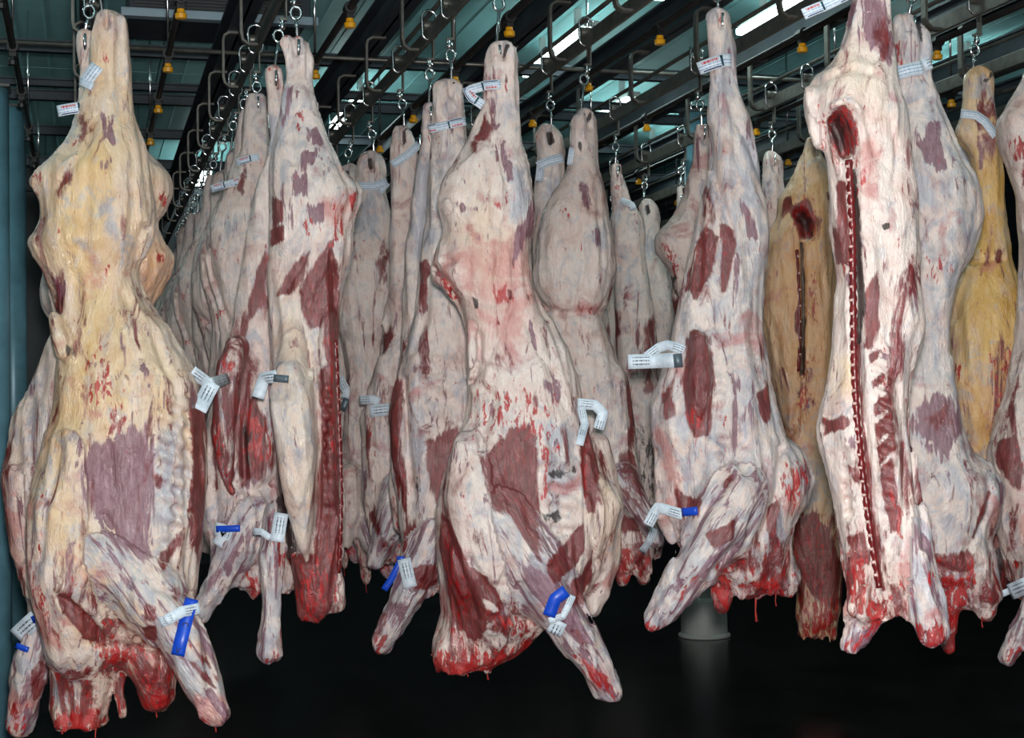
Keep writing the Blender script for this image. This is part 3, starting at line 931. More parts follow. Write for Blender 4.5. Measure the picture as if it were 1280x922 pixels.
dC = d_on_rail(627, 50, 2)
carcass('C', 'big cream carcass in the centre with a dark red rib muscle patch', dC,
 '50 616 636;58 610 642;76 606 647;100 605 647;128 605 648;138 603 648;152 596 649;166 589 650;182 582 652;198 570 657;212 561 662;228 553 666;244 549 668;262 552 669;276 554 670;288 556 667;304 551 664;320 545 662;336 541 662;352 546 664;372 562 673;392 574 684;412 580 696;440 582 709;470 584 719;500 586 728;532 577 734;562 568 744;592 557 754;612 551 766;632 547 775;652 546 772;680 547 765;706 550 756;735 552 742 58;762 553 705 52;788 546 678 46;808 539 660 44;822 539 640 42;834 546 612 36',
 'hind_shank:140 haunch:370 loin:490 ribcage:730 neck:860',
 limbs=[('foreleg', 20, '630,640,40,45 665,700,40,55 700,755,31,60 732,805,22,62 757,850,15,62'),
        ('shoulder', 22, '590,560,20,50 590,620,34,54 605,700,40,52 620,760,34,40'),
        ('brisket', 10, '745,560,18,-10 758,620,20,-8 758,690,18,-6 748,735,14,-4 744,762,10,-4'),
        ('loin', 6, '590,408,7,50 592,440,9,54 591,458,7,52'), ('haunch', 8, '556,250,8,0 570,262,18,20')],
 patches='''d 1 3 627,73 633,58 636,60 629,77
m .8 4 630,106 633,96 637,106 634,109
m .85 5 607,143 613,165 612,182 599,180 594,176
m .55 5 588,180 600,178 600,200 590,198
p .7 6 611,124 621,122 622,162 613,160
p .85 6 620,178 632,180 638,204 643,232 634,234 625,205
u .7 9 636,205 658,212 668,270 650,285 634,280
u .5 10 622,120 646,110 648,165 626,160
p .8 5 575,262 603,264 602,271 577,270
p .6 5 594,292 606,300 600,312 592,302
m .6 4 592,312 604,311 598,319
k .5 10 612,252 642,252 640,268 614,270
p .85 5 666,250 669,288 655,312 642,335 644,300
m .55 4 666,250 672,262 662,286
k .72 6 613,362 640,358 643,380 630,384 616,376
m .7 3 632,362 642,366 641,380 634,378
k .55 6 610,402 632,402 630,414 612,414
k .65 4 546,336 562,355 580,378 572,386 556,366
m .7 3 656,366 664,370 662,382 656,376
d 1 3 592,374 598,376 600,388 594,388
p .6 3 658,400 664,405 672,440 666,440
i .7 30 556,300 660,300 690,400 640,440 580,420
m 1 9 606,572 616,558 632,538 656,528 669,545 668,620 673,690 656,668 640,640 620,632 610,604
k .42 14 590,470 650,480 680,500 690,560 640,545 600,560 590,520
p .5 10 666,465 700,470 708,500 690,505 672,490
m .6 4 664,495 672,495 674,510 666,510
k .55 4 688,470 694,500 688,560 682,620 674,620 680,540
u .6 12 680,520 724,530 726,600 690,650 672,600
d .5 4 680,586 720,575 722,590 684,600
d .5 4 676,636 700,630 702,648 680,652
m .9 4 723,560 735,536 745,586 740,636 730,640 727,600
k .6 3 722,545 730,560 732,630 726,620
m .95 5 680,697 706,670 728,645 730,682 714,702 690,718
m .85 5 709,722 736,694 738,722 726,748 716,745
m 1 6 553,640 566,650 586,690 604,740 612,775 596,795 572,780 558,730 551,680
k .55 6 556,660 570,680 590,740 590,775 565,750
k .55 7 556,680 570,720 580,770 560,760
m .95 4 588,698 610,710 630,745 628,752 604,736
m .6 5 604,745 640,760 636,790 610,780
p .85 9 648,692 690,708 722,750 737,792 720,794 690,762 660,732
u .6 10 640,680 700,700 740,780 720,800 660,750
m .6 4 700,770 725,770 740,810 725,805
k .6 8 538,800 600,806 640,800 668,786 660,815 612,838 540,838
k .9 4 536,812 600,822 666,790 660,820 612,840 538,840
k .55 6 600,745 660,765 670,790 640,795
k .6 6 712,806 740,850 772,866 758,835 730,805
i .7 10 725,810 760,820 770,866 735,850
i .45 16 556,600 590,600 600,680 570,680
k .5 8 582,620 590,625 592,640 584,640
y .3 20 735,560 780,620 770,690 745,680
y .3 20 600,240 640,300 620,360 570,300''',
 creases='''4 8 545,336 562,356 577,384 581,420 581,460
4 6 601,420 602,450 592,478
4 5 640,380 626,420 600,470
4 4 655,400 672,440 690,470
6 4 600,480 618,500 600,560
4 6 665,690 700,712 735,770
5 6 590,690 615,730 640,762 660,770
5 5 560,650 580,700 598,760
4 4 552,335 570,330
4 4 722,500 730,560 728,640 742,700''',
 ribs=[('676,560 724,560 724,660 680,690', 12, 24, 3.0), ('590,470 670,470 665,520 600,540', 10, 30, 1.0)],
 base='u:.08 i:.12', vox=.0085, bcap=70, seed=5)

dC2 = d_on_rail(562, 98, 2)
carcass('C2', 'carcass half hidden behind the central one, its foreleg reaching down left', dC2,
 '97 546 574;108 541 579;140 541 581;162 540 582;190 538 584;240 534 590;300 530 600;345 524 604;400 516 610;440 507 612;472 496 616;500 489 620;540 487 622;580 490 624;620 496 624;660 500 624;700 508 620;735 525 600',
 'hind_shank:200 haunch:360 loin:460 ribcage:700 neck:760',
 limbs=[('foreleg', 14, '545,660,26,25 526,705,24,32 504,752,18,36 481,795,14,38')],
 patches='''m .85 5 489,482 502,474 509,520 506,560 514,610 510,642 500,622 488,560
k .6 4 496,545 504,560 516,625 510,622
m .95 7 534,552 574,534 574,600 560,632 548,644 540,602
m .6 4 525,330 536,322 538,390 530,396
m .6 3 515,452 526,436 520,446
u .55 12 508,480 540,520 536,600 520,640 512,560
d .5 4 514,590 530,590 528,612 518,610
p .6 5 532,162 540,170 540,200 534,200
k .5 3 546,170 556,170 556,174 546,174
m .85 5 514,700 545,700 550,728 520,730
p .7 6 490,745 515,740 512,770 484,790
k .6 6 466,790 480,775 492,790 484,812 466,808
m .6 4 504,660 512,660 512,690 504,690
u .6 10 520,240 545,240 545,330 528,320''',
 creases='''4 6 508,475 512,540 520,620
4 4 540,330 534,400 520,440''',
 ribs=[('520,440 575,440 575,540 525,560', 20, 30, 1.6)],
 base='u:.34', vox=.011, bcap=48, seed=6)

dD = d_on_rail(893, 12, 3)
carcass('D', 'blue grey carcass right of centre with a red muscle tongue and paper strip', dD,
 '11 887 905;20 883 911;40 884 914;62 886 917;86 888 919;102 890 920;130 888 930;160 887 938;190 887 944;222 885 951;250 877 955;272 871 957;302 865 957;340 859 956;380 849 953;420 840 953;450 832 956;480 822 960;510 815 966;540 815 976;562 818 992;580 820 1004;600 824 1010;630 827 1003;650 833 992;680 848 986;705 872 990;722 890 994;738 900 985',
 'hind_shank:190 haunch:330 loin:420 ribcage:660 neck:800',
 limbs=[('foreleg', 20, '915,610,34,45 890,655,36,54 862,700,29,58 832,742,20,60 812,768,13,60'),
        ('achilles_tendon', 5, '908,35,6,-6 914,60,7,-5 914,100,7,-3'),
        ('brisket', 10, '836,590,16,10 838,640,17,10 842,672,10,10'),
        ('neck', 8, '905,690,18,0 903,725,14,0 900,756,9,0'), ('neck', 10, '950,690,34,0 978,722,22,0'),
        ('shoulder', 14, '985,575,20,0 1000,600,14,5 985,635,16,5'),
        ('flank_muscle', 5, '868,428,12,44 869,470,15,50 868,520,10,48 866,545,5,44')],
 patches='''k .5 5 888,20 902,22 898,34 890,36
u .75 8 888,92 920,98 922,125 890,130
p .6 6 924,150 936,150 936,178 922,186
u .85 7 918,170 940,165 957,220 948,235 926,205
p .5 6 930,165 945,180 950,215 936,200
u .85 8 922,210 940,230 942,268 926,262
p .8 5 918,250 928,262 944,302 930,296
k .5 5 894,180 906,180 904,196 895,194
m .5 8 872,230 890,225 902,280 888,300 872,270
i .6 8 872,230 888,250 895,290 876,280
m .95 5 880,285 894,300 884,338 864,374 857,362 868,312
m .95 5 896,284 914,290 914,310 906,340 899,366 896,340
k .5 4 897,300 912,300 902,350 898,352
p .5 4 914,310 922,330 912,388 906,385
m .95 5 854,424 872,420 884,444 886,466 880,502 878,542 862,546 851,520 848,480 853,440
p .8 7 862,450 876,446 876,500 860,505 852,480
k .6 4 852,520 862,500 872,500 872,545 862,550
k .4 5 864,545 872,545 872,580 864,580
m .7 6 822,492 836,485 840,520 824,532
i .7 10 818,540 842,550 846,640 826,650
m .95 5 937,492 955,484 960,515 952,532 940,520
p .6 6 905,470 925,470 922,490 906,490
p .4 10 905,500 935,500 925,560 900,560
k .45 4 893,520 899,520 896,575 892,575
m .8 5 894,600 903,584 908,596 896,612
m .9 5 840,610 868,622 866,642 845,632
m .9 5 870,660 905,645 906,668 880,676
p .7 4 830,726 862,690 866,700 834,735
p .6 4 850,720 884,690 882,704 856,736
p .5 3 815,760 840,735 836,760
u .45 20 895,420 950,430 955,560 930,640 890,600 895,500
u .5 15 838,680 890,680 860,730 820,760
m .9 5 950,630 968,618 962,655 948,662
k .6 9 972,580 1008,570 1008,600 985,635 974,630
p .6 7 990,580 1012,580 1010,610 995,620
i .8 8 970,620 1004,610 1000,645 976,645
m .6 8 900,690 940,680 960,700 940,715 912,715
k .75 6 884,695 905,700 918,740 905,772 886,740
k .7 7 925,720 960,715 992,742 980,760 930,735
i .4 9 960,690 1000,710 1000,740 960,720
k .7 4 798,768 820,768 820,784 798,784
k .5 5 840,720 870,700 862,720 840,745''',
 creases='''4 7 887,160 890,205 898,250 912,300
4 5 920,160 940,200 956,240
4 4 853,424 850,480 856,540
4 4 886,440 886,500 880,545
5 6 840,690 870,640 900,600
4 5 905,676 880,705
5 6 968,560 960,620 940,670
4 4 876,300 870,360''',
 ribs=[('880,455 905,455 905,580 884,580', 8, 21, 2.4)],
 base='u:.46', vox=.0085, bcap=58, seed=7)

dE = d_on_rail(1085, -60, 3)
carcass('E', 'tall pale carcass at right showing its split backbone and a ragged pelvic cavity', dE,
 '-88 1076 1096;-74 1072 1102;-40 1070 1108;0 1067 1112;30 1061 1114;60 1052 1116;80 1038 1118;96 1021 1120;110 1014 1122;126 1009 1126;142 1012 1130;160 1019 1133;182 1027 1136;202 1034 1138;232 1038 1142;300 1044 1146;350 1046 1149;380 1043 1152;402 1043 1154;432 1042 1149;462 1038 1142;482 1035 1138;502 1030 1136;530 1024 1138;562 1028 1142;602 1037 1146;642 1046 1150;682 1052 1156;720 1056 1158;752 1060 1150;768 1064 1140',
 'hind_shank:40 haunch:260 loin:420 ribcage:700 neck:900',
 limbs=[('foreleg', 14, '1100,700,20,10 1092,745,22,0 1078,780,18,-6 1066,806,14,-6'),
        ('foreleg', 14, '1136,640,14,25 1140,690,18,30 1148,745,22,32 1157,785,18,32'),
        ('neck', 8, '1068,690,12,20 1066,730,10,20 1062,758,7,20'), ('pelvic_shred', 3, '1036,180,5,22 1040,205,4,24 1042,222,3,24'), ('pelvic_shred', 3, '1054,190,4,26 1055,215,4,28 1053,236,3,28'), ('pelvic_shred', 3, '1024,165,5,10 1027,185,4,12'), ('haunch', 10, '1018,118,10,10 1016,150,8,10 1022,180,7,8')],
 patches='''p .85 8 1082,0 1100,6 1113,60 1106,86 1095,78 1076,56 1071,40
m .5 8 1090,5 1104,10 1110,60 1100,80 1090,50
p .6 5 1064,0 1070,8 1058,45 1055,40
d .62 6 1032,156 1044,146 1056,162 1058,190 1046,196 1036,180
m .9 5 1030,152 1046,142 1060,160 1063,198 1046,202 1034,180
k .5 8 1028,142 1050,134 1064,160 1064,204 1042,214 1030,190
m .8 5 1036,170 1050,176 1062,205 1046,206
k .55 5 1018,134 1028,150 1038,205 1030,200 1020,160
k .5 6 1054,205 1072,200 1066,260 1058,262
i .6 12 1066,140 1086,140 1090,220 1070,280
k .5 5 1066,138 1074,136 1074,144 1067,144
k .45 5 1068,265 1080,262 1082,290 1072,296
m .95 4 1041,225 1050,232 1056,300 1058,335 1046,330 1042,280
d 1 3 1056,215 1062,215 1068,310 1072,380 1068,430 1063,430 1066,380 1060,300
m .8 4 1062,430 1068,430 1072,520 1084,630 1100,735 1092,740 1078,650 1064,520
p .6 5 1050,345 1064,340 1062,362 1052,360
p .5 5 1050,385 1066,382 1064,405 1052,405
k .5 4 1046,330 1053,335 1052,350 1047,346
y .5 10 1045,450 1062,450 1062,490 1040,490
m .9 5 1026,524 1052,520 1056,532 1040,538 1026,546
p .6 5 1044,545 1060,540 1062,560 1046,562
m .6 4 1050,575 1066,585 1070,605 1054,600
m .9 4 1072,372 1088,340 1088,410 1078,440 1070,436
m .85 3 1076,445 1092,436 1090,446 1077,460
m .85 3 1077,475 1096,466 1094,476 1079,492
m .9 3 1080,505 1100,492 1100,506 1082,522
m .9 3 1082,530 1104,514 1104,532 1086,552
m .9 3 1086,558 1106,540 1106,560 1090,580
m .9 4 1090,585 1104,570 1112,620 1116,660 1104,665 1096,630
k .55 5 1098,600 1110,600 1118,670 1108,672
p .45 6 1104,480 1120,480 1124,560 1112,560
m .6 6 1112,550 1126,545 1132,600 1122,640 1114,600
k .5 5 1048,690 1064,660 1082,690 1078,720 1060,720
k .65 6 1052,690 1082,690 1078,770 1056,770
m .8 5 1052,670 1070,660 1082,700 1064,706
p .7 5 1140,660 1158,670 1158,700 1146,700
k .55 4 1144,700 1156,705 1156,730 1146,726
k .7 6 1128,775 1174,770 1174,804 1128,804
k .7 7 1074,745 1110,735 1098,790 1080,800
k .5 6 1052,795 1078,790 1076,820 1052,820
u .4 10 1120,700 1150,700 1155,770 1134,770
d 1 3 1092,286 1102,284 1102,290 1094,291
u .35 20 1112,90 1140,140 1146,300 1130,300 1118,180
y .22 25 1030,90 1060,60 1100,100 1090,140 1030,120''',
 creases='''3 9 1060,205 1063,300 1067,400 1070,520 1083,630 1098,735
8 26 1040,156 1048,172 1054,194
4 -5 1028,142 1050,134 1066,150
4 6 1104,160 1112,200 1108,240
4 4 1070,150 1085,200 1100,215
5 8 1135,470 1132,530 1140,600 1143,680
4 5 1113,480 1120,550 1120,620 1118,690
4 5 1048,560 1056,640
6 4 1020,110 1050,95 1080,100''',
 ribs=[('1074,440 1104,430 1112,560 1108,660 1090,640', 28, 17, 3.0), ('1034,545 1064,545 1074,660 1046,640', -20, 18, 1.5)],
 base='i:.14 u:.16', vox=.0078, bcap=52, seed=8)

dF = d_on_rail(1140, 15, 4)
carcass('F', 'grey white carcass with a paper strap on its shank behind the split backbone one', dF,
 '14 1122 1134;20 1117 1140;32 1115 1150;42 1116 1159;62 1117 1163;82 1120 1163;100 1122 1163;122 1124 1171;152 1122 1184;182 1118 1197;202 1116 1208;222 1115 1218;242 1116 1223;270 1116 1225;292 1118 1222;312 1121 1215;332 1124 1208;352 1126 1200;374 1128 1195;402 1129 1190;442 1130 1188;472 1130 1190;502 1130 1196;542 1129 1207;572 1128 1219;592 1127 1235;606 1126 1246;630 1125 1246;660 1126 1238;690 1130 1234;715 1140 1238;740 1160 1240;756 1180 1236',
 'hind_shank:110 haunch:340 loin:480 ribcage:690 neck:860',
 limbs=[('neck', 10, '1185,715,18,5 1183,760,13,5 1184,808,7,5'), ('neck', 12, '1215,700,24,10 1222,740,22,12 1228,760,14,12'),
        ('shoulder', 12, '1225,590,18,0 1245,612,11,0 1236,650,12,0 1225,675,8,0')],
 patches='''d 1 3 1142,32 1147,30 1152,56 1146,56
k .6 4 1117,50 1123,55 1131,88 1124,90 1117,70
m .6 4 1156,130 1162,130 1162,146 1157,146
p .85 6 1142,190 1152,158 1166,158 1170,214 1158,218 1146,208
p .4 10 1132,170 1160,150 1176,200 1170,215 1140,215
u .8 10 1128,215 1156,225 1160,262 1136,270
p .6 6 1184,226 1200,228 1196,240 1180,240
u .75 8 1166,290 1184,288 1182,312 1168,312
k .66 8 1152,328 1178,326 1180,340 1164,356 1154,346
i .5 10 1160,240 1180,240 1178,290 1160,290
u .7 8 1178,336 1194,334 1192,350 1180,352
m .6 5 1142,270 1152,280 1156,310 1146,308
p 1 9 1134,522 1160,490 1182,496 1196,532 1180,552 1166,572 1150,552 1134,536
m .55 8 1140,520 1180,500 1190,530 1160,545
p .7 6 1140,550 1166,545 1170,570 1150,570
m .8 5 1212,550 1222,556 1224,570 1214,564
u .4 22 1130,360 1190,360 1196,470 1140,480
u .4 22 1130,580 1200,580 1200,680 1140,680
m .85 5 1218,620 1226,612 1218,650 1205,672 1200,668
i .8 7 1226,620 1250,620 1240,680 1228,680
p .7 6 1236,595 1256,605 1248,640 1236,625
k .5 5 1222,600 1236,600 1234,612 1222,612
m .7 6 1160,690 1200,680 1212,710 1190,715 1165,712
k .8 6 1160,715 1200,715 1204,745 1196,822 1174,822 1172,760
k .6 5 1215,765 1244,755 1240,785 1215,785
m .6 4 1190,690 1210,686 1206,700 1190,704
i .5 8 1205,730 1245,735 1244,770 1210,765''',
 creases='''4 5 1145,30 1150,60 1148,100
4 4 1168,130 1190,180 1210,230
5 4 1205,330 1190,370 1186,440
4 5 1226,600 1222,640 1200,680
4 4 1150,700 1190,712 1215,705''',
 base='u:.44', vox=.010, bcap=50, seed=9)

dG = d_on_rail(1222, 85, 5)
carcass('G', 'deep yellow carcass near the right edge streaked with dried blood', dG,
 '83 1214 1232;96 1204 1242;130 1204 1244;146 1201 1246;166 1196 1248;192 1209 1252;222 1217 1256;262 1221 1257;292 1221 1259;322 1210 1263;352 1199 1272;382 1191 1282;422 1187 1290;472 1186 1288;522 1192 1280;560 1205 1266;600 1220 1258;660 1226 1262;720 1232 1262',
 'hind_shank:170 haunch:330 loin:430 ribcage:690 neck:760',
 limbs=[('neck', 10, '1240,640,22,10 1240,700,20,10 1242,735,12,10')],
 patches='''y 1 20 1195,170 1265,180 1290,330 1300,600 1200,600 1180,400 1210,240
o .55 20 1190,470 1290,440 1290,600 1210,600
k .44 9 1218,440 1280,430 1270,520 1225,500
k .45 6 1236,500 1246,500 1246,580 1236,580
k .5 5 1187,450 1196,460 1196,480 1188,480
i .7 6 1216,326 1246,322 1246,340 1214,342
m .7 4 1238,318 1248,312 1247,330 1240,330
p .6 8 1218,185 1234,185 1234,206 1220,206
d 1 3 1226,104 1236,92 1238,96 1230,106
u .5 10 1205,90 1245,90 1245,140 1205,150
m .9 10 1220,640 1265,640 1265,745 1220,745
d .6 8 1226,680 1250,680 1250,740 1226,740''',
 creases='''4 5 1212,330 1246,326
4 3 1205,345 1192,400''',
 base='y:.75', vox=.011, bcap=44, seed=10)

dH = d_on_rail(1284, 75, 5)
carcass('H', 'carcass cut by the right edge, blood red pelvic cut and a lowered foreleg', dH,
 '74 1284 1310;96 1280 1318;112 1270 1324;130 1260 1330;152 1248 1336;176 1250 1340;200 1258 1340;244 1270 1340;302 1275 1340;352 1276 1345;422 1272 1350;482 1260 1354;522 1246 1356;562 1238 1358;602 1240 1360;642 1246 1360;682 1251 1355;722 1262 1345;745 1272 1330',
 'hind_shank:112 haunch:300 loin:420 ribcage:700 neck:800',
 limbs=[('foreleg', 12, '1300,690,26,30 1286,740,20,36 1266,780,14,40 1246,815,10,40')],
 patches='''k .7 5 1258,172 1276,172 1276,190 1264,210 1258,196
m .9 5 1264,180 1284,180 1290,240 1276,240
d .5 4 1268,178 1280,182 1284,210 1274,205
k .5 4 1272,215 1284,220 1284,260 1276,250
m .95 6 1240,552 1256,548 1270,580 1264,612 1252,605 1242,580
k .55 5 1258,560 1274,575 1272,612 1264,612
i .6 16 1236,600 1290,600 1290,690 1252,690
m .7 4 1268,645 1280,650 1280,672 1272,664
k .55 6 1234,810 1260,790 1268,806 1246,830
o .5 5 1264,770 1280,760 1278,785 1262,795
u .5 10 1270,745 1290,740 1280,780 1260,780''',
 base='u:.2', vox=.011, bcap=46, seed=11)

# second rank
dI = d_on_rail(735, 137, 3)
carcass('I', 'pale carcass between the central and the blue grey one, purple oval on its haunch', dI,
 '135 724 740;148 715 747;170 713 748;192 713 748;216 707 750;240 694 756;262 681 760;292 671 765;332 666 768;362 668 764;386 678 757;402 684 757;442 694 770;482 704 786;522 714 791;562 719 796;602 728 801;642 738 806;682 758 816;712 772 812',
 'hind_shank:200 haunch:390 loin:470 ribcage:680 neck:760',
 limbs=[('foreleg', 10, '775,600,20,25 800,640,14,30 818,672,9,32'), ('neck', 8, '775,690,14,0 778,722,9,0'), ('neck', 8, '800,690,14,0 806,722,8,0')],
 patches='''d 1 3 733,148 738,140 740,146 734,156
d 1 2 722,180 726,180 726,192 722,192
p .75 5 722,235 732,232 740,262 732,264
m .55 5 702,242 710,240 708,252 700,252
k .6 4 698,264 708,264 708,272 700,270
u .75 9 735,285 755,282 758,312 738,316
p .8 5 740,292 752,288 752,308 742,310
u .6 8 690,300 708,298 708,312 692,312
k .5 6 726,388 744,386 740,402 728,402
i .6 10 680,378 756,378 756,396 684,396
m .85 6 782,470 792,480 796,540 790,570 782,540
u .4 20 740,480 790,480 800,600 750,620
m .6 8 720,520 740,520 740,580 726,580
m .75 6 770,645 795,640 798,660 776,664
k .75 7 758,675 790,680 790,735 762,720
k .5 6 790,680 815,690 812,730 795,730
m .5 8 764,560 800,560 804,640 776,640''',
 creases='''4 5 672,378 700,394 756,390
4 4 757,400 772,450''',
 base='u:.2', vox=.011, bcap=46, seed=12)
dJ = d_on_rail(686, 157, 3)
carcass('J', 'slim pale carcass just left of the one with the purple oval, banded shank', dJ,
 '154 676 690;168 668 702;192 671 706;216 670 706;250 667 704;272 668 720;300 664 730;350 668 735;400 676 730;450 690 745;520 700 760;600 715 770;660 735 775;690 750 770',
 'hind_shank:260 haunch:400 loin:480 ribcage:640 neck:700',
 patches='''d 1 3 683,168 688,166 692,180 687,184
k .5 3 668,168 674,168 673,180 669,180
u .6 10 672,220 704,220 700,270 670,270''', base='u:.22', vox=.013, bcap=40, seed=13)
dK = d_on_rail(462, 190, 2)
carcass('K', 'grey carcass right of the split one, farther back, wide haunch under a band', dK,
 '188 454 472;200 448 480;216 446 483;240 446 480;282 440 492;322 430 498;362 422 497;402 424 492;432 428 482;470 432 486;510 432 492;560 428 498;620 430 500;660 436 500;700 448 490',
 'hind_shank:250 haunch:420 loin:480 ribcage:670 neck:760',
 limbs=[('foreleg', 9, '448,630,14,20 464,670,13,26 486,708,10,28'), ('neck', 6, '456,690,8,5 458,725,4,5'), ('brisket', 8, '442,590,12,30 444,640,13,32 436,675,8,30')],
 patches='''d 1 3 461,200 465,198 467,212 463,214
m .6 5 474,330 490,310 488,350 476,380
p .5 8 466,340 480,336 480,356 468,356
k .4 4 452,500 458,500 460,560 454,560
k .4 4 466,500 472,500 476,560 470,560
m .7 4 440,600 446,596 444,630 438,630
p .6 5 448,650 462,650 480,690 470,692
k .6 5 470,690 492,700 488,716 470,708
u .6 14 446,220 482,220 480,300 446,300''',
 base='u:.24', vox=.013, bcap=40, seed=14)
dLl = d_on_rail(500, 157, 2)
carcass('L', 'grey carcass with a slanting band on its shank, left of the central pair', dLl,
 '155 494 507;168 489 516;186 487 522;202 487 522;222 489 520;252 489 519;302 486 516;352 488 522;402 480 524;442 474 524;482 462 520;522 452 516;562 452 512;622 456 512;662 460 510;702 468 500',
 'hind_shank:240 haunch:400 loin:470 ribcage:670 neck:760',
 limbs=[('foreleg', 9, '500,610,22,15 488,660,18,18 470,700,10,18')],
 patches='''d 1 3 503,165 507,163 508,180 504,182
k .4 4 490,165 495,165 495,176 491,176
m .6 4 478,420 490,400 494,420 478,450
k .5 5 462,520 468,520 472,570 466,570
m .6 4 456,500 462,500 466,560 458,560
u .6 12 470,640 505,640 500,700 470,700
m .6 4 458,640 470,630 490,680 480,684
p .5 6 494,390 506,390 506,420 496,420''', creases='4 4 486,400 480,440\n4 4 518,300 500,420',
 base='u:.25', vox=.013, bcap=40, seed=15)
dB2 = d_on_rail(320, 116, 1)
carcass('B2', 'pale carcass with a broad round haunch behind the split pair', dB2,
 '115 313 329;130 306 334;152 303 336;182 302 338;222 290 342;252 276 346;282 264 346;322 258 346;352 263 346;382 272 344;412 276 340;452 272 336;502 266 332;562 262 332;622 264 330;662 272 326',
 'hind_shank:200 haunch:390 loin:460 ribcage:640 neck:700',
 patches='''m .75 6 296,240 312,196 316,220 308,250
p .5 8 306,180 316,180 318,210 308,212
u .7 10 282,280 304,276 306,300 286,304
p .5 6 288,284 300,282 300,294 290,296
k .5 5 272,386 290,380 290,396 274,398
d 1 3 304,370 312,372 312,382 305,382
i .5 12 262,300 280,300 280,360 266,360''', creases='4 6 272,350 282,385 300,420\n4 4 262,290 268,350',
 base='u:.2', vox=.012, bcap=42, seed=16)
dM = d_on_rail(1010, 172, 5)
carcass('M', 'orange tinted carcass between two pale ones at right, pelvic hole darkened in colour', dM,
 '170 1010 1022;192 1004 1026;212 994 1036;232 984 1042;248 974 1046;272 972 1048;302 956 1048;342 951 1048;382 950 1048;422 955 1048;452 961 1048;502 973 1048;542 984 1048;582 985 1050;622 983 1051;662 984 1052;702 989 1052;742 997 1052;772 993 1050;794 1000 1046',
 'hind_shank:215 haunch:320 loin:460 ribcage:640 neck:830',
 patches='''o .75 20 950,280 1046,250 1050,560 985,560 955,400
y .7 20 975,210 1045,210 1046,300 950,300
d .6 6 988,266 1004,260 1012,280 1010,298 996,296
m .8 5 984,262 1004,254 1018,278 1012,304 992,300
k .6 7 984,256 1002,248 1018,274 1012,304 988,300
o .5 5 992,285 1010,285 1010,305 994,304
m .6 5 974,250 984,248 986,268 978,270
m .5 5 1028,244 1040,240 1042,276 1032,276
k .44 6 1002,340 1014,345 1016,410 1006,405
k .5 5 1000,450 1012,440 1006,500 996,540 990,530
d 1 2 994,305 998,305 1000,380 1000,470 996,470 995,380
m .6 5 982,390 994,380 996,420 986,420
m 1 7 986,650 1010,640 1034,660 1046,710 1040,760 1010,740 996,700
o .8 7 1016,665 1026,670 1030,710 1046,720 1040,730 1020,722
k .6 7 996,745 1048,740 1048,798 996,798
u .4 14 985,590 1046,590 1046,640 985,640''',
 creases='3 8 996,305 998,380 997,470\n7 14 994,270 1002,282 1004,296\n4 4 1000,470 990,540',
 base='o:.4 y:.5', vox=.011, bcap=42, seed=17)
dO = d_on_rail(770, 205, 4)
carcass('O', 'thin grey carcass standing far back right of the purple oval one', dO,
 '203 765 776;224 763 781;258 767 792;282 765 802;322 766 806;362 768 812;402 770 820;452 770 822;502 774 828;582 782 832;652 790 832;692 800 826',
 'hind_shank:270 haunch:390 loin:460 ribcage:640 neck:720',
 limbs=[('achilles_tendon', 5, '784,258,5,0 796,275,7,0 800,300,6,0')],
 patches='''k .5 4 768,220 776,222 774,240 768,238
u .6 8 766,245 782,245 782,285 766,285
m .5 6 776,360 784,360 786,420 776,420
k .45 5 790,265 796,265 798,300 792,300
m .6 6 762,385 778,385 780,425 766,420
m .5 10 790,400 820,400 824,500 796,500
d .4 10 780,520 830,520 830,680 790,690
u .5 14 770,300 800,300 800,360 770,360''', base='u:.28', vox=.013, bcap=36, seed=18)
dPP = d_on_rail(872, 155, 4)
carcass('P', 'pale carcass behind the blue grey one, blood red cut on its flaring haunch', dPP,
 '153 870 883;176 866 886;202 865 890;242 856 892;266 844 894;286 826 896;300 819 898;316 821 900;342 838 902;372 842 904;412 845 905;482 838 906;562 836 908;642 846 906;692 860 900',
 'hind_shank:250 haunch:380 loin:460 ribcage:650 neck:720',
 patches='''k .7 5 824,308 836,308 848,340 842,348 832,326
d .6 5 832,340 846,345 848,372 838,368
m .8 8 834,375 850,372 856,470 838,470
m .7 10 836,470 870,470 870,690 840,680''', base='u:.1 i:.3', vox=.012, bcap=40, seed=19)
dDr = d_on_rail(965, 190, 5)
carcass('R', 'pale shank and carcass peeking out right of the blue grey one', dDr,
 '188 957 969;200 953 978;222 953 979;250 950 980;282 946 984;322 944 986;372 946 984;442 950 986;522 950 990;602 955 990;662 962 984',
 'hind_shank:270 haunch:390 loin:460 ribcage:620 neck:700',
 patches='''k .5 4 957,196 964,196 962,206 957,206
u .7 6 953,225 966,225 966,250 953,250
p .5 5 955,240 962,240 962,262 955,262''', base='u:.24', vox=.014, bcap=36, seed=20)
dC3 = d_on_rail(538, 128, 2)
carcass('C3', 'grey carcass with a smooth shank squeezed left of the half hidden one', dC3,
 '127 531 545;140 528 549;172 524 548;202 521 546;252 516 546;302 508 548;352 506 548;402 504 546;442 500 546;522 490 548;602 486 548;662 494 540',
 'hind_shank:220 haunch:400 loin:460 ribcage:620 neck:700',
 patches='''u .8 10 520,200 546,200 546,330 512,330
p .5 6 528,260 542,255 546,300 534,305
m .5 4 524,340 536,330 534,390 526,396''', creases='4 5 528,260 520,340', base='u:.2', vox=.013, bcap=38, seed=21)
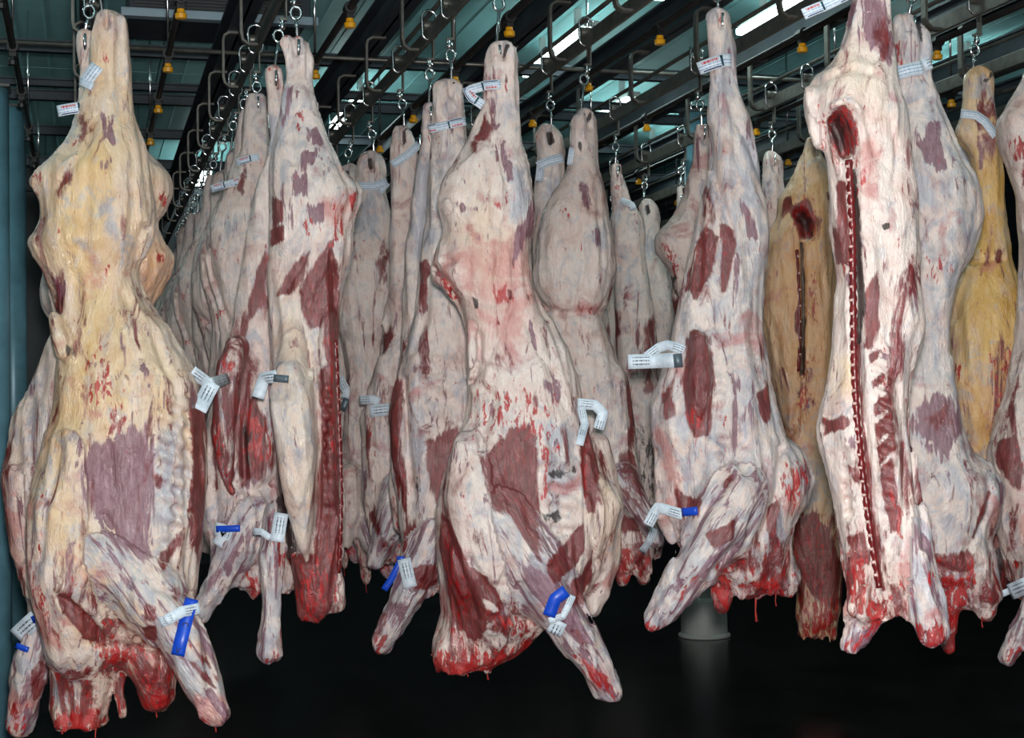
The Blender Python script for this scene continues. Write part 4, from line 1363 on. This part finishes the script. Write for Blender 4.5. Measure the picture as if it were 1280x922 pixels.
for a in (('A', 78, 906, .03, .004, 20), ('A', 120, 908, .05, .003, 20), ('A', 196, 878, .05, .003, 5), ('A', 270, 892, .06, .003, 60), ('C', 610, 832, .05, .004, 10), ('C', 585, 835, .03, .003, 20),
          ('C', 745, 762, .02, .003, 0), ('D', 945, 742, .10, .005, 0), ('D', 970, 740, .05, .003, 0), ('D', 812, 775, .03, .003, 60), ('M', 1046, 780, .06, .003, 0), ('K', 458, 722, .08, .003, 5), ('F', 1228, 770, .04, .003, 12)):
    drip(*a)

# split backbones: a strip of lean with one bone after another along it
MAT['bone'] = simple_mat('pale_bone', lin(206, 168, 160), .35, 0, .25, 40)
MAT['bone_red'] = simple_mat('bloody_bone', lin(150, 84, 80), .35, 0, .3, 40)
MAT['lean'] = simple_mat('dark_lean', lin(104, 22, 24), .32, 0, .4, 60)
def backbone(key, pts, r, step, side=-1, bone=(3.2, 2.0), bm_='bone'):
    c = CARC[key]; P = pl(pts); s = c['s']
    dense = []
    for i in range(len(P) - 1):
        n = max(2, int(math.hypot(P[i + 1][0] - P[i][0], P[i + 1][1] - P[i][1]) / 4))
        for j in range(n): dense.append(tuple(P[i][q] + j / n * (P[i + 1][q] - P[i][q]) for q in (0, 1)))
    ds = []
    for (x, y) in dense:
        h = c['bvh'].ray_cast(CAM, ray(x, y).normalized())
        ds.append((h[0] - CAM).dot(FH) if h[0] is not None else (ds[-1] if ds else c['d']))
    ds = [sum(ds[max(0, i - 4):i + 5]) / len(ds[max(0, i - 4):i + 5]) for i in range(len(ds))]
    def loc(p):
        q = p - c['root'].location
        return Vector((q.dot(RT), q.dot(FH), q.z))
    pp = [loc(at(x, y, d + r * s * .35)) for (x, y), d in zip(dense, ds)]
    m = MB(); m.tube(pp, [r * s * (1 + .18 * math.sin(i * 1.7)) for i in range(len(pp))], 8)
    b = m.build('backbone', MAT['lean'], c['root'], smooth=True)
    pr_ = None; i = 2
    while i < len(pp) - 2:
        if pr_ is None:
            m = MB(); w_, h_ = bone[0] * s, bone[1] * s
            m.lathe([(.2 * w_, -h_), (.8 * w_, -h_ * .7), (w_, 0), (.8 * w_, h_ * .7), (.2 * w_, h_)], 10)
            pr_ = o = m.build('vertebra', MAT[bm_], b, smooth=True)
        else:
            o = pr_.copy(); COL.objects.link(o); o.parent = b
        o.location = pp[i] + Vector((side * r * s * .55, -r * s * .55, 0)); o.rotation_euler = (random.uniform(-.2, .2), random.uniform(-.35, .1), 0)
        i += step
backbone('E', '1061,200 1064,250 1066,300 1066,350 1067,400 1068,460 1071,520 1077,580 1084,635 1092,690 1100,738', 4.6, 4)
backbone('B', '419,425 421,470 423,520 425,570 426,620 425,670 423,720', 3.2, 4, 1, (2.2, 1.8), 'bone_red')
backbone('M', '996,312 998,350 999,390 999,430 998,468', 2.2, 5, 1, (1.6, 1.4))
# deeper in the rows: copies of the second rank, hung farther along each rail
DEEP = {1: ('on the first crowded row, far behind the split pair', 'carcasses deep in the row behind the split pair'),
        2: ('deep in the row behind the central carcass', 'carcasses deep in the row behind the central one'),
        3: ('deep in the row behind the purple oval carcass', 'carcasses deep in the row behind the purple oval one'),
        4: ('deep in the row behind the thin grey carcass', 'carcasses deep in the row behind the thin grey one'),
        5: ('deep in the row behind the orange tinted carcass', 'carcasses deep in the row behind the orange one'),
        6: ('in the rightmost row behind the yellow one', 'carcasses in the rightmost row'),
        0: ('hidden in the row behind the yellow tinted carcass at left', 'carcasses behind the yellow tinted one')}
def at_rail_copy(src, k, y, rz, label, group):
    c = CARC[src]
    r = copy_tree(c['root'])
    r.location = (rail_x(k) + random.uniform(-.02, .02), y, c['root'].location.z + random.uniform(-.05, .03))
    r.rotation_euler = (0, 0, -YAW + rz)
    tag(r, label, 'carcass', group)
    return r
DEEP_L = {1: 'carcass behind the broad round haunch on the split pair row', 2: 'carcass behind the grey wide haunch on the central row', 3: 'carcass behind the slim banded one, right of centre row',
          4: 'carcass behind the thin grey one on its row', 5: 'carcass behind the pale shank on the orange carcass row', 6: 'carcass in the row right of the yellow one', 0: 'carcass behind the yellow tinted pair'}
DEEP_LIST = []
for k, y0, srcs, n in ((1, 7.45, 'B2 I K B2 I L B2 K', 10), (2, 8.75, 'K L I K C3', 3), (3, 8.0, 'J I O K', 3), (4, 9.0, 'O K J I', 3), (5, 8.4, 'R O J K', 4), (6, 6.9, 'K I O J', 3), (0, 6.6, 'K I', 2)):
    srcs = srcs.split(); y = y0
    pass
    for i in range(n):
        src = srcs[i % len(srcs)]
        DEEP_LIST.append((src, k, y, ORD[i] + ' ' + DEEP_L[k]))
        at_rail_copy(src, k, y, random.choice((-.35, .1, .35, .0)) if k not in (1,) else random.uniform(.2, .5), ORD[i] + ' ' + DEEP_L[k], DEEP[k][1])
        y += .62 + random.uniform(-.05, .05)
        if y > 15.2: break

# hooks
for key, px, py, k, ds in (('A', 128, 14, 0, 'the yellow tinted carcass at left'), ('A2', 106, 38, 0, 'the carcass behind the yellow tinted one'), ('B', 372, 45, 1, 'the split carcass with exposed backbone'),
        ('B1', 344, 84, 1, 'the opened half with the dark red cavity'), ('B2', 322, 117, 1, 'the broad round haunch behind the split pair'), ('C', 622, 52, 2, 'the big cream carcass in the centre'),
        ('C2', 565, 99, 2, 'the carcass half hidden behind the central one'), ('C3', 537, 129, 2, 'the smooth shank left of the half hidden one'), ('D', 899, 12, 3, 'the blue grey carcass right of centre'),
        ('E', 1086, -84, 3, 'the tall carcass with the split backbone'), ('F', 1138, 16, 4, 'the grey white carcass with a strap'), ('G', 1217, 86, 5, 'the deep yellow carcass'),
        ('H', 1296, 78, 5, 'the carcass cut by the right edge'), ('I', 727, 138, 3, 'the pale carcass with the purple oval'), ('J', 690, 158, 3, 'the slim pale banded carcass'),
        ('K', 468, 190, 2, 'the grey wide haunch under a band'), ('L', 506, 157, 2, 'the grey carcass with the slanting band'), ('M', 1016, 172, 5, 'the orange tinted carcass'),
        ('O', 770, 205, 4, 'the thin grey carcass far back'), ('P', 878, 155, 4, 'the flaring haunch with a blood red cut'), ('R', 966, 190, 5, 'the pale shank right of the blue grey one')):
    hook(key, px, py, k, 'chrome hook and trolley holding ' + ds)
hp = None
for (src, k, y, lb) in DEEP_LIST:
    if hp is None:
        hp = hook('I', 727, 138, 3, 'x'); pr = hp
        new = hp
    else: new = copy_tree(pr)
    new.location = (rail_x(k), y, H_RAIL)
    tag(new, 'hook holding the ' + lb, 'hook', 'trolley hooks on the rails')
# ------------------------------------------------------------------ paper tags and blue straps
bpy.context.view_layer.update()
def ribbon(name, keys, pts, width, mat, parent=None, lift=.010, flip=False, free=None):
    """a paper strip laid over the front of the named carcasses; pts in photo pixels along its middle"""
    P = pl(pts)
    dense = []
    for i in range(len(P) - 1):
        n = max(2, int(math.hypot(P[i + 1][0] - P[i][0], P[i + 1][1] - P[i][1]) / 4))
        for j in range(n):
            t = j / n
            dense.append(tuple(P[i][q] + t * (P[i + 1][q] - P[i][q]) for q in (0, 1)))
    dense.append(P[-1][:2])
    d0 = CARC[keys[0]]['d']
    ds = []
    for (x, y) in dense:
        best = None
        for dx_ in (-.35, .35):
            r = ray(x, y).normalized()
            for key in keys:
                h = CARC[key]['bvh'].ray_cast(CAM, r)
                if h[0] is not None:
                    dd = (h[0] - CAM).dot(FH)
                    best = dd if best is None else min(best, dd)
        ds.append(best)
    known = [q for q in ds if q is not None]
    fb = min(known) if known else d0 - .05
    # points past the carcass edge hang in the plane of the nearest point on it
    for i in range(len(ds)):
        if ds[i] is None:
            near = sorted(((abs(j - i), ds[j]) for j in range(len(ds)) if ds[j] is not None))
            ds[i] = -(near[0][1] if near else fb)
    ds = [abs(q) for q in ds]
    sm = [min(ds[max(0, i - 2):i + 3]) for i in range(len(ds))]
    sm = [sum(sm[max(0, i - 2):i + 3]) / len(sm[max(0, i - 2):i + 3]) for i in range(len(sm))]
    s = d0 / F_PX
    C = [at(x, y, q - lift) for (x, y), q in zip(dense, sm)]
    L_ = [0]
    for i in range(1, len(C)): L_.append(L_[-1] + (C[i] - C[i - 1]).length)
    W = width * s
    vs = []; uv = []
    for i, c in enumerate(C):
        a_, b_ = dense[max(i - 1, 0)], dense[min(i + 1, len(dense) - 1)]
        t = Vector((b_[0] - a_[0], -(b_[1] - a_[1])))
        t.normalize()
        nrm = RT * (-t.y) + ZZ * t.x
        if flip: nrm = -nrm
        curl = -FH * (.003 * math.sin(i * .55))
        for v_, q in ((1, .5), (.5, 0), (0, -.5)):
            vs.append(c + nrm * (W * q) + curl)
            uv.append((L_[i] / W, v_))
    fs = []
    for i in range(len(C) - 1):
        for j in range(2):
            a = i * 3 + j
            fs.append((a, a + 1, a + 4, a + 3))
    base = Vector(C[0])
    me = bpy.data.meshes.new(name)
    off = base if parent is None else parent.location
    me.from_pydata([tuple(v - off) for v in vs], [], fs)
    ul = me.uv_layers.new(name='UVMap')
    for lp_ in me.loops: ul.data[lp_.index].uv = uv[lp_.vertex_index]
    me.polygons.foreach_set('use_smooth', [True] * len(me.polygons))
    me.materials.append(mat)
    o = bpy.data.objects.new(name, me); COL.objects.link(o)
    so = o.modifiers.new('thickness', 'SOLIDIFY'); so.thickness = .0014; so.offset = 0
    if parent: o.parent = parent
    else: o.location = off
    return o, C
def ctag(label, pieces, group=None):
    """pieces: (part name, carcass keys, points, width px, material)"""
    c = CARC[pieces[0][1][0]]
    first = pl(pieces[0][2])[0]
    p = at(first[0], first[1], c['d'] - .15)
    root = empty('carcass_tag', p)
    tag(root, label, 'tag', group)
    res = []
    for (nm, keys, pts, wd, mt, *lf) in pieces:
        res.append(ribbon(nm, keys, pts, wd, MAT[mt], root, *(lf or [])))
    return root, res
def letter(root, ch, px, py, key, size, ang, mat='ink', lift=.03):
    c = CARC[key]
    h = c['bvh'].ray_cast(CAM, ray(px, py).normalized())
    d = ((h[0] - CAM).dot(FH) if h[0] is not None else c['d'] - .1) - lift
    cu = bpy.data.curves.new('printed_letter', 'FONT'); cu.body = ch; cu.size = size; cu.align_x = 'CENTER'; cu.align_y = 'CENTER'; cu.extrude = .0004
    o = bpy.data.objects.new('printed_letter', cu); COL.objects.link(o)
    me = bpy.data.meshes.new_from_object(o.evaluated_get(bpy.context.evaluated_depsgraph_get()))
    bpy.data.objects.remove(o); me.materials.clear(); me.materials.append(MAT[mat])
    o = bpy.data.objects.new('printed_letter', me); COL.objects.link(o)
    o.parent = root
    R = Matrix((RT, ZZ, -FH)).transposed() @ Matrix.Rotation(ang, 3, 'Z')
    o.matrix_local = Matrix.Translation(at(px, py, d) - root.location) @ R.to_4x4()
A1 = ('A',)
ctag('crumpled printed paper tag hooked on the upper shank of the yellow tinted carcass', [('paper', A1, '122,82 106,104', 17, 'bandp', .02), ('fold', A1, '100,101 116,109', 9, 'bandp', .026)])
r, _ = ctag('flat paper tag with red print sticking out left from the yellow tinted carcass', [('paper', A1, '72,139 100,134', 14, 'leg', .0)])
ctag('white crumpled paper tag between the yellow tinted carcass and the opened half', [('paper', ('A', 'B1'), '240,464 262,480 286,472', 15, 'plain', .02), ('fold', ('A', 'B1'), '266,478 248,512', 20, 'plain', .03)])
ctag('white paper tag with grey clip pinned to the flap of the split carcass', [('paper', ('B',), '346,470 330,472 322,497', 15, 'plain', .012), ('clip', ('B',), '342,472 361,474', 9, 'grey', .014)])
ctag('white tag with blue strap wound on the folded foreleg of the opened half', [('paper', ('B1',), '268,660 284,664 272,682', 16, 'plain', .012), ('blue_strap', ('B1',), '270,661 300,660', 8, 'blue', .016)])
ctag('white paper label on the straight foreleg of the split carcass', [('paper', ('B',), '352,641 346,677', 17, 'plain', .016), ('strap', ('B',), '316,664 326,664 338,672', 8, 'plain', .012)])
r, _ = ctag('long blue strap with black lettering on the foreleg of the yellow tinted carcass', [('blue_strap', A1, '240,748 231,780 222,819', 16, 'blue', .022), ('paper', A1, '250,760 228,764 206,776', 13, 'plain', .030), ('fold', A1, '200,778 216,772', 12, 'plain', .024)])
letter(r, 'C', 231, 781, 'A', .03, -1.3); letter(r, 'V', 222, 813, 'A', .03, -.3)
ctag('white paper tag with blue band on the hanging foreleg at the left edge', [('paper', ('A2',), '46,772 28,788 20,796', 22, 'plain', .02), ('blue_strap', ('A2',), '40,775 54,768', 9, 'blue', .016), ('fold', ('A2',), '20,806 36,812', 7, 'blue', .016)])
ctag('folded paper ribbon looped off the left of the central carcass shank', [('paper', ('C',), '626,105 606,107 584,113 590,122 604,132', 12, 'leg', .012)])
ctag('paper band around the shank of the half hidden carcass behind the centre', [('paper', ('C2',), '582,151 556,157 536,161', 11, 'leg', .01)])
ctag('slanting paper band on the grey shank left of the central pair', [('paper', ('L',), '524,180 510,193 490,206', 10, 'bandp', .01)])
ctag('paper band on the grey wide haunched carcass right of the split one', [('paper', ('K',), '484,227 466,233 448,232', 10, 'bandp', .01), ('fold', ('K',), '484,228 474,240', 9, 'bandp', .014)])
ctag('printed paper band with a hanging end on the slim pale carcass', [('paper', ('J',), '704,197 684,202 672,208', 12, 'bandp', .012), ('fold', ('J',), '676,205 674,226', 10, 'bandp', .014)])
ctag('narrow paper tag at the left of the shank with the purple oval', [('paper', ('I',), '716,184 713,206', 9, 'bandp', .004)])
ctag('white folded paper tag on the right side of the central carcass', [('paper', ('C',), '722,504 744,506 754,516 748,536', 13, 'plain', .012), ('fold', ('C',), '726,508 731,530 724,556', 10, 'plain', .018)])
ctag('white paper tags on the grey carcass just left of the half hidden one', [('paper', ('L', 'K'), '449,500 466,499 474,503', 11, 'plain', .012), ('fold', ('L', 'K'), '462,514 488,511', 15, 'plain', .016)])
ctag('white paper tag showing right of the exposed backbone', [('paper', ('K',), '424,472 434,490 432,498', 11, 'plain', .02), ('fold', ('K',), '434,498 428,512', 9, 'grey', .02)])
r, _ = ctag('printed paper tag with red lettering around the blue grey shank', [('paper', ('D',), '873,86 895,78 906,75 914,75', 16, 'leg', .012)])
ctag('long white paper strip sticking out left of the red muscle tongue', [('paper', ('D',), '785,452 818,451 846,450', 18, 'plain', .016), ('loop', ('D',), '808,446 824,434 834,431 846,434 855,438', 12, 'plain', .014), ('clip', ('D',), '842,451 853,450', 17, 'grey', .02)])
ctag('white paper tag and blue strap on the foreleg of the blue grey carcass', [('paper', ('D',), '854,643 834,637 822,634 810,656', 13, 'plain', .018), ('blue_strap', ('D',), '852,640 872,638', 10, 'blue', .02)])
ctag('bluish paper tag low on the pale carcass with the purple oval', [('paper', ('I',), '818,660 812,676 802,690', 9, 'plain', .02)])
ctag('white label and blue strap on the foreleg behind the central carcass', [('paper', ('C2',), '505,698 513,734', 16, 'plain', .016), ('blue_strap', ('C2',), '500,702 490,722 480,737', 8, 'blue', .006), ('fold', ('C2',), '496,698 506,698', 6, 'blue', .02)])
r, _ = ctag('blue strap and white paper on the foreleg of the central carcass', [('blue_strap', ('C',), '708,738 694,748 686,770', 15, 'blue', .02), ('paper', ('C',), '716,744 704,770 686,776', 8, 'plain', .024), ('fold', ('C',), '700,776 692,792', 18, 'plain', .02)])
ctag('printed paper strap around the shank of the grey white carcass', [('paper', ('F',), '1121,92 1138,87 1154,84', 17, 'bandp', .01), ('end', ('F',), '1154,82 1163,78', 16, 'plain', .008)])
ctag('white paper tie on the shank of the deep yellow carcass', [('paper', ('G',), '1201,142 1220,144 1232,152 1245,170', 11, 'bandp', .012)])
ctag('long printed tag with red lettering at the top of the tall split backbone carcass', [('paper', ('E',), '1004,18 1030,7 1066,-10', 14, 'leg', .0)])
ctag('pale blue strip tied to the lowered foreleg at the right edge', [('paper', ('H',), '1242,746 1262,738', 8, 'plain', .02), ('fold', ('H',), '1262,740 1290,728', 20, 'plain', .024)])
ctag('printed paper band on the shank of the broad round haunch', [('paper', ('B2',), '296,203 310,199 324,196', 9, 'leg', .012)])
ctag('paper tag hanging off a shank in the row behind the split pair', [('paper', ('B2',), '264,236 282,231 300,226', 9, 'leg', .0)])
ctag('small torn paper on the shank of the thin grey carcass', [('paper', ('O',), '776,250 790,256 792,262', 8, 'plain', .01)])
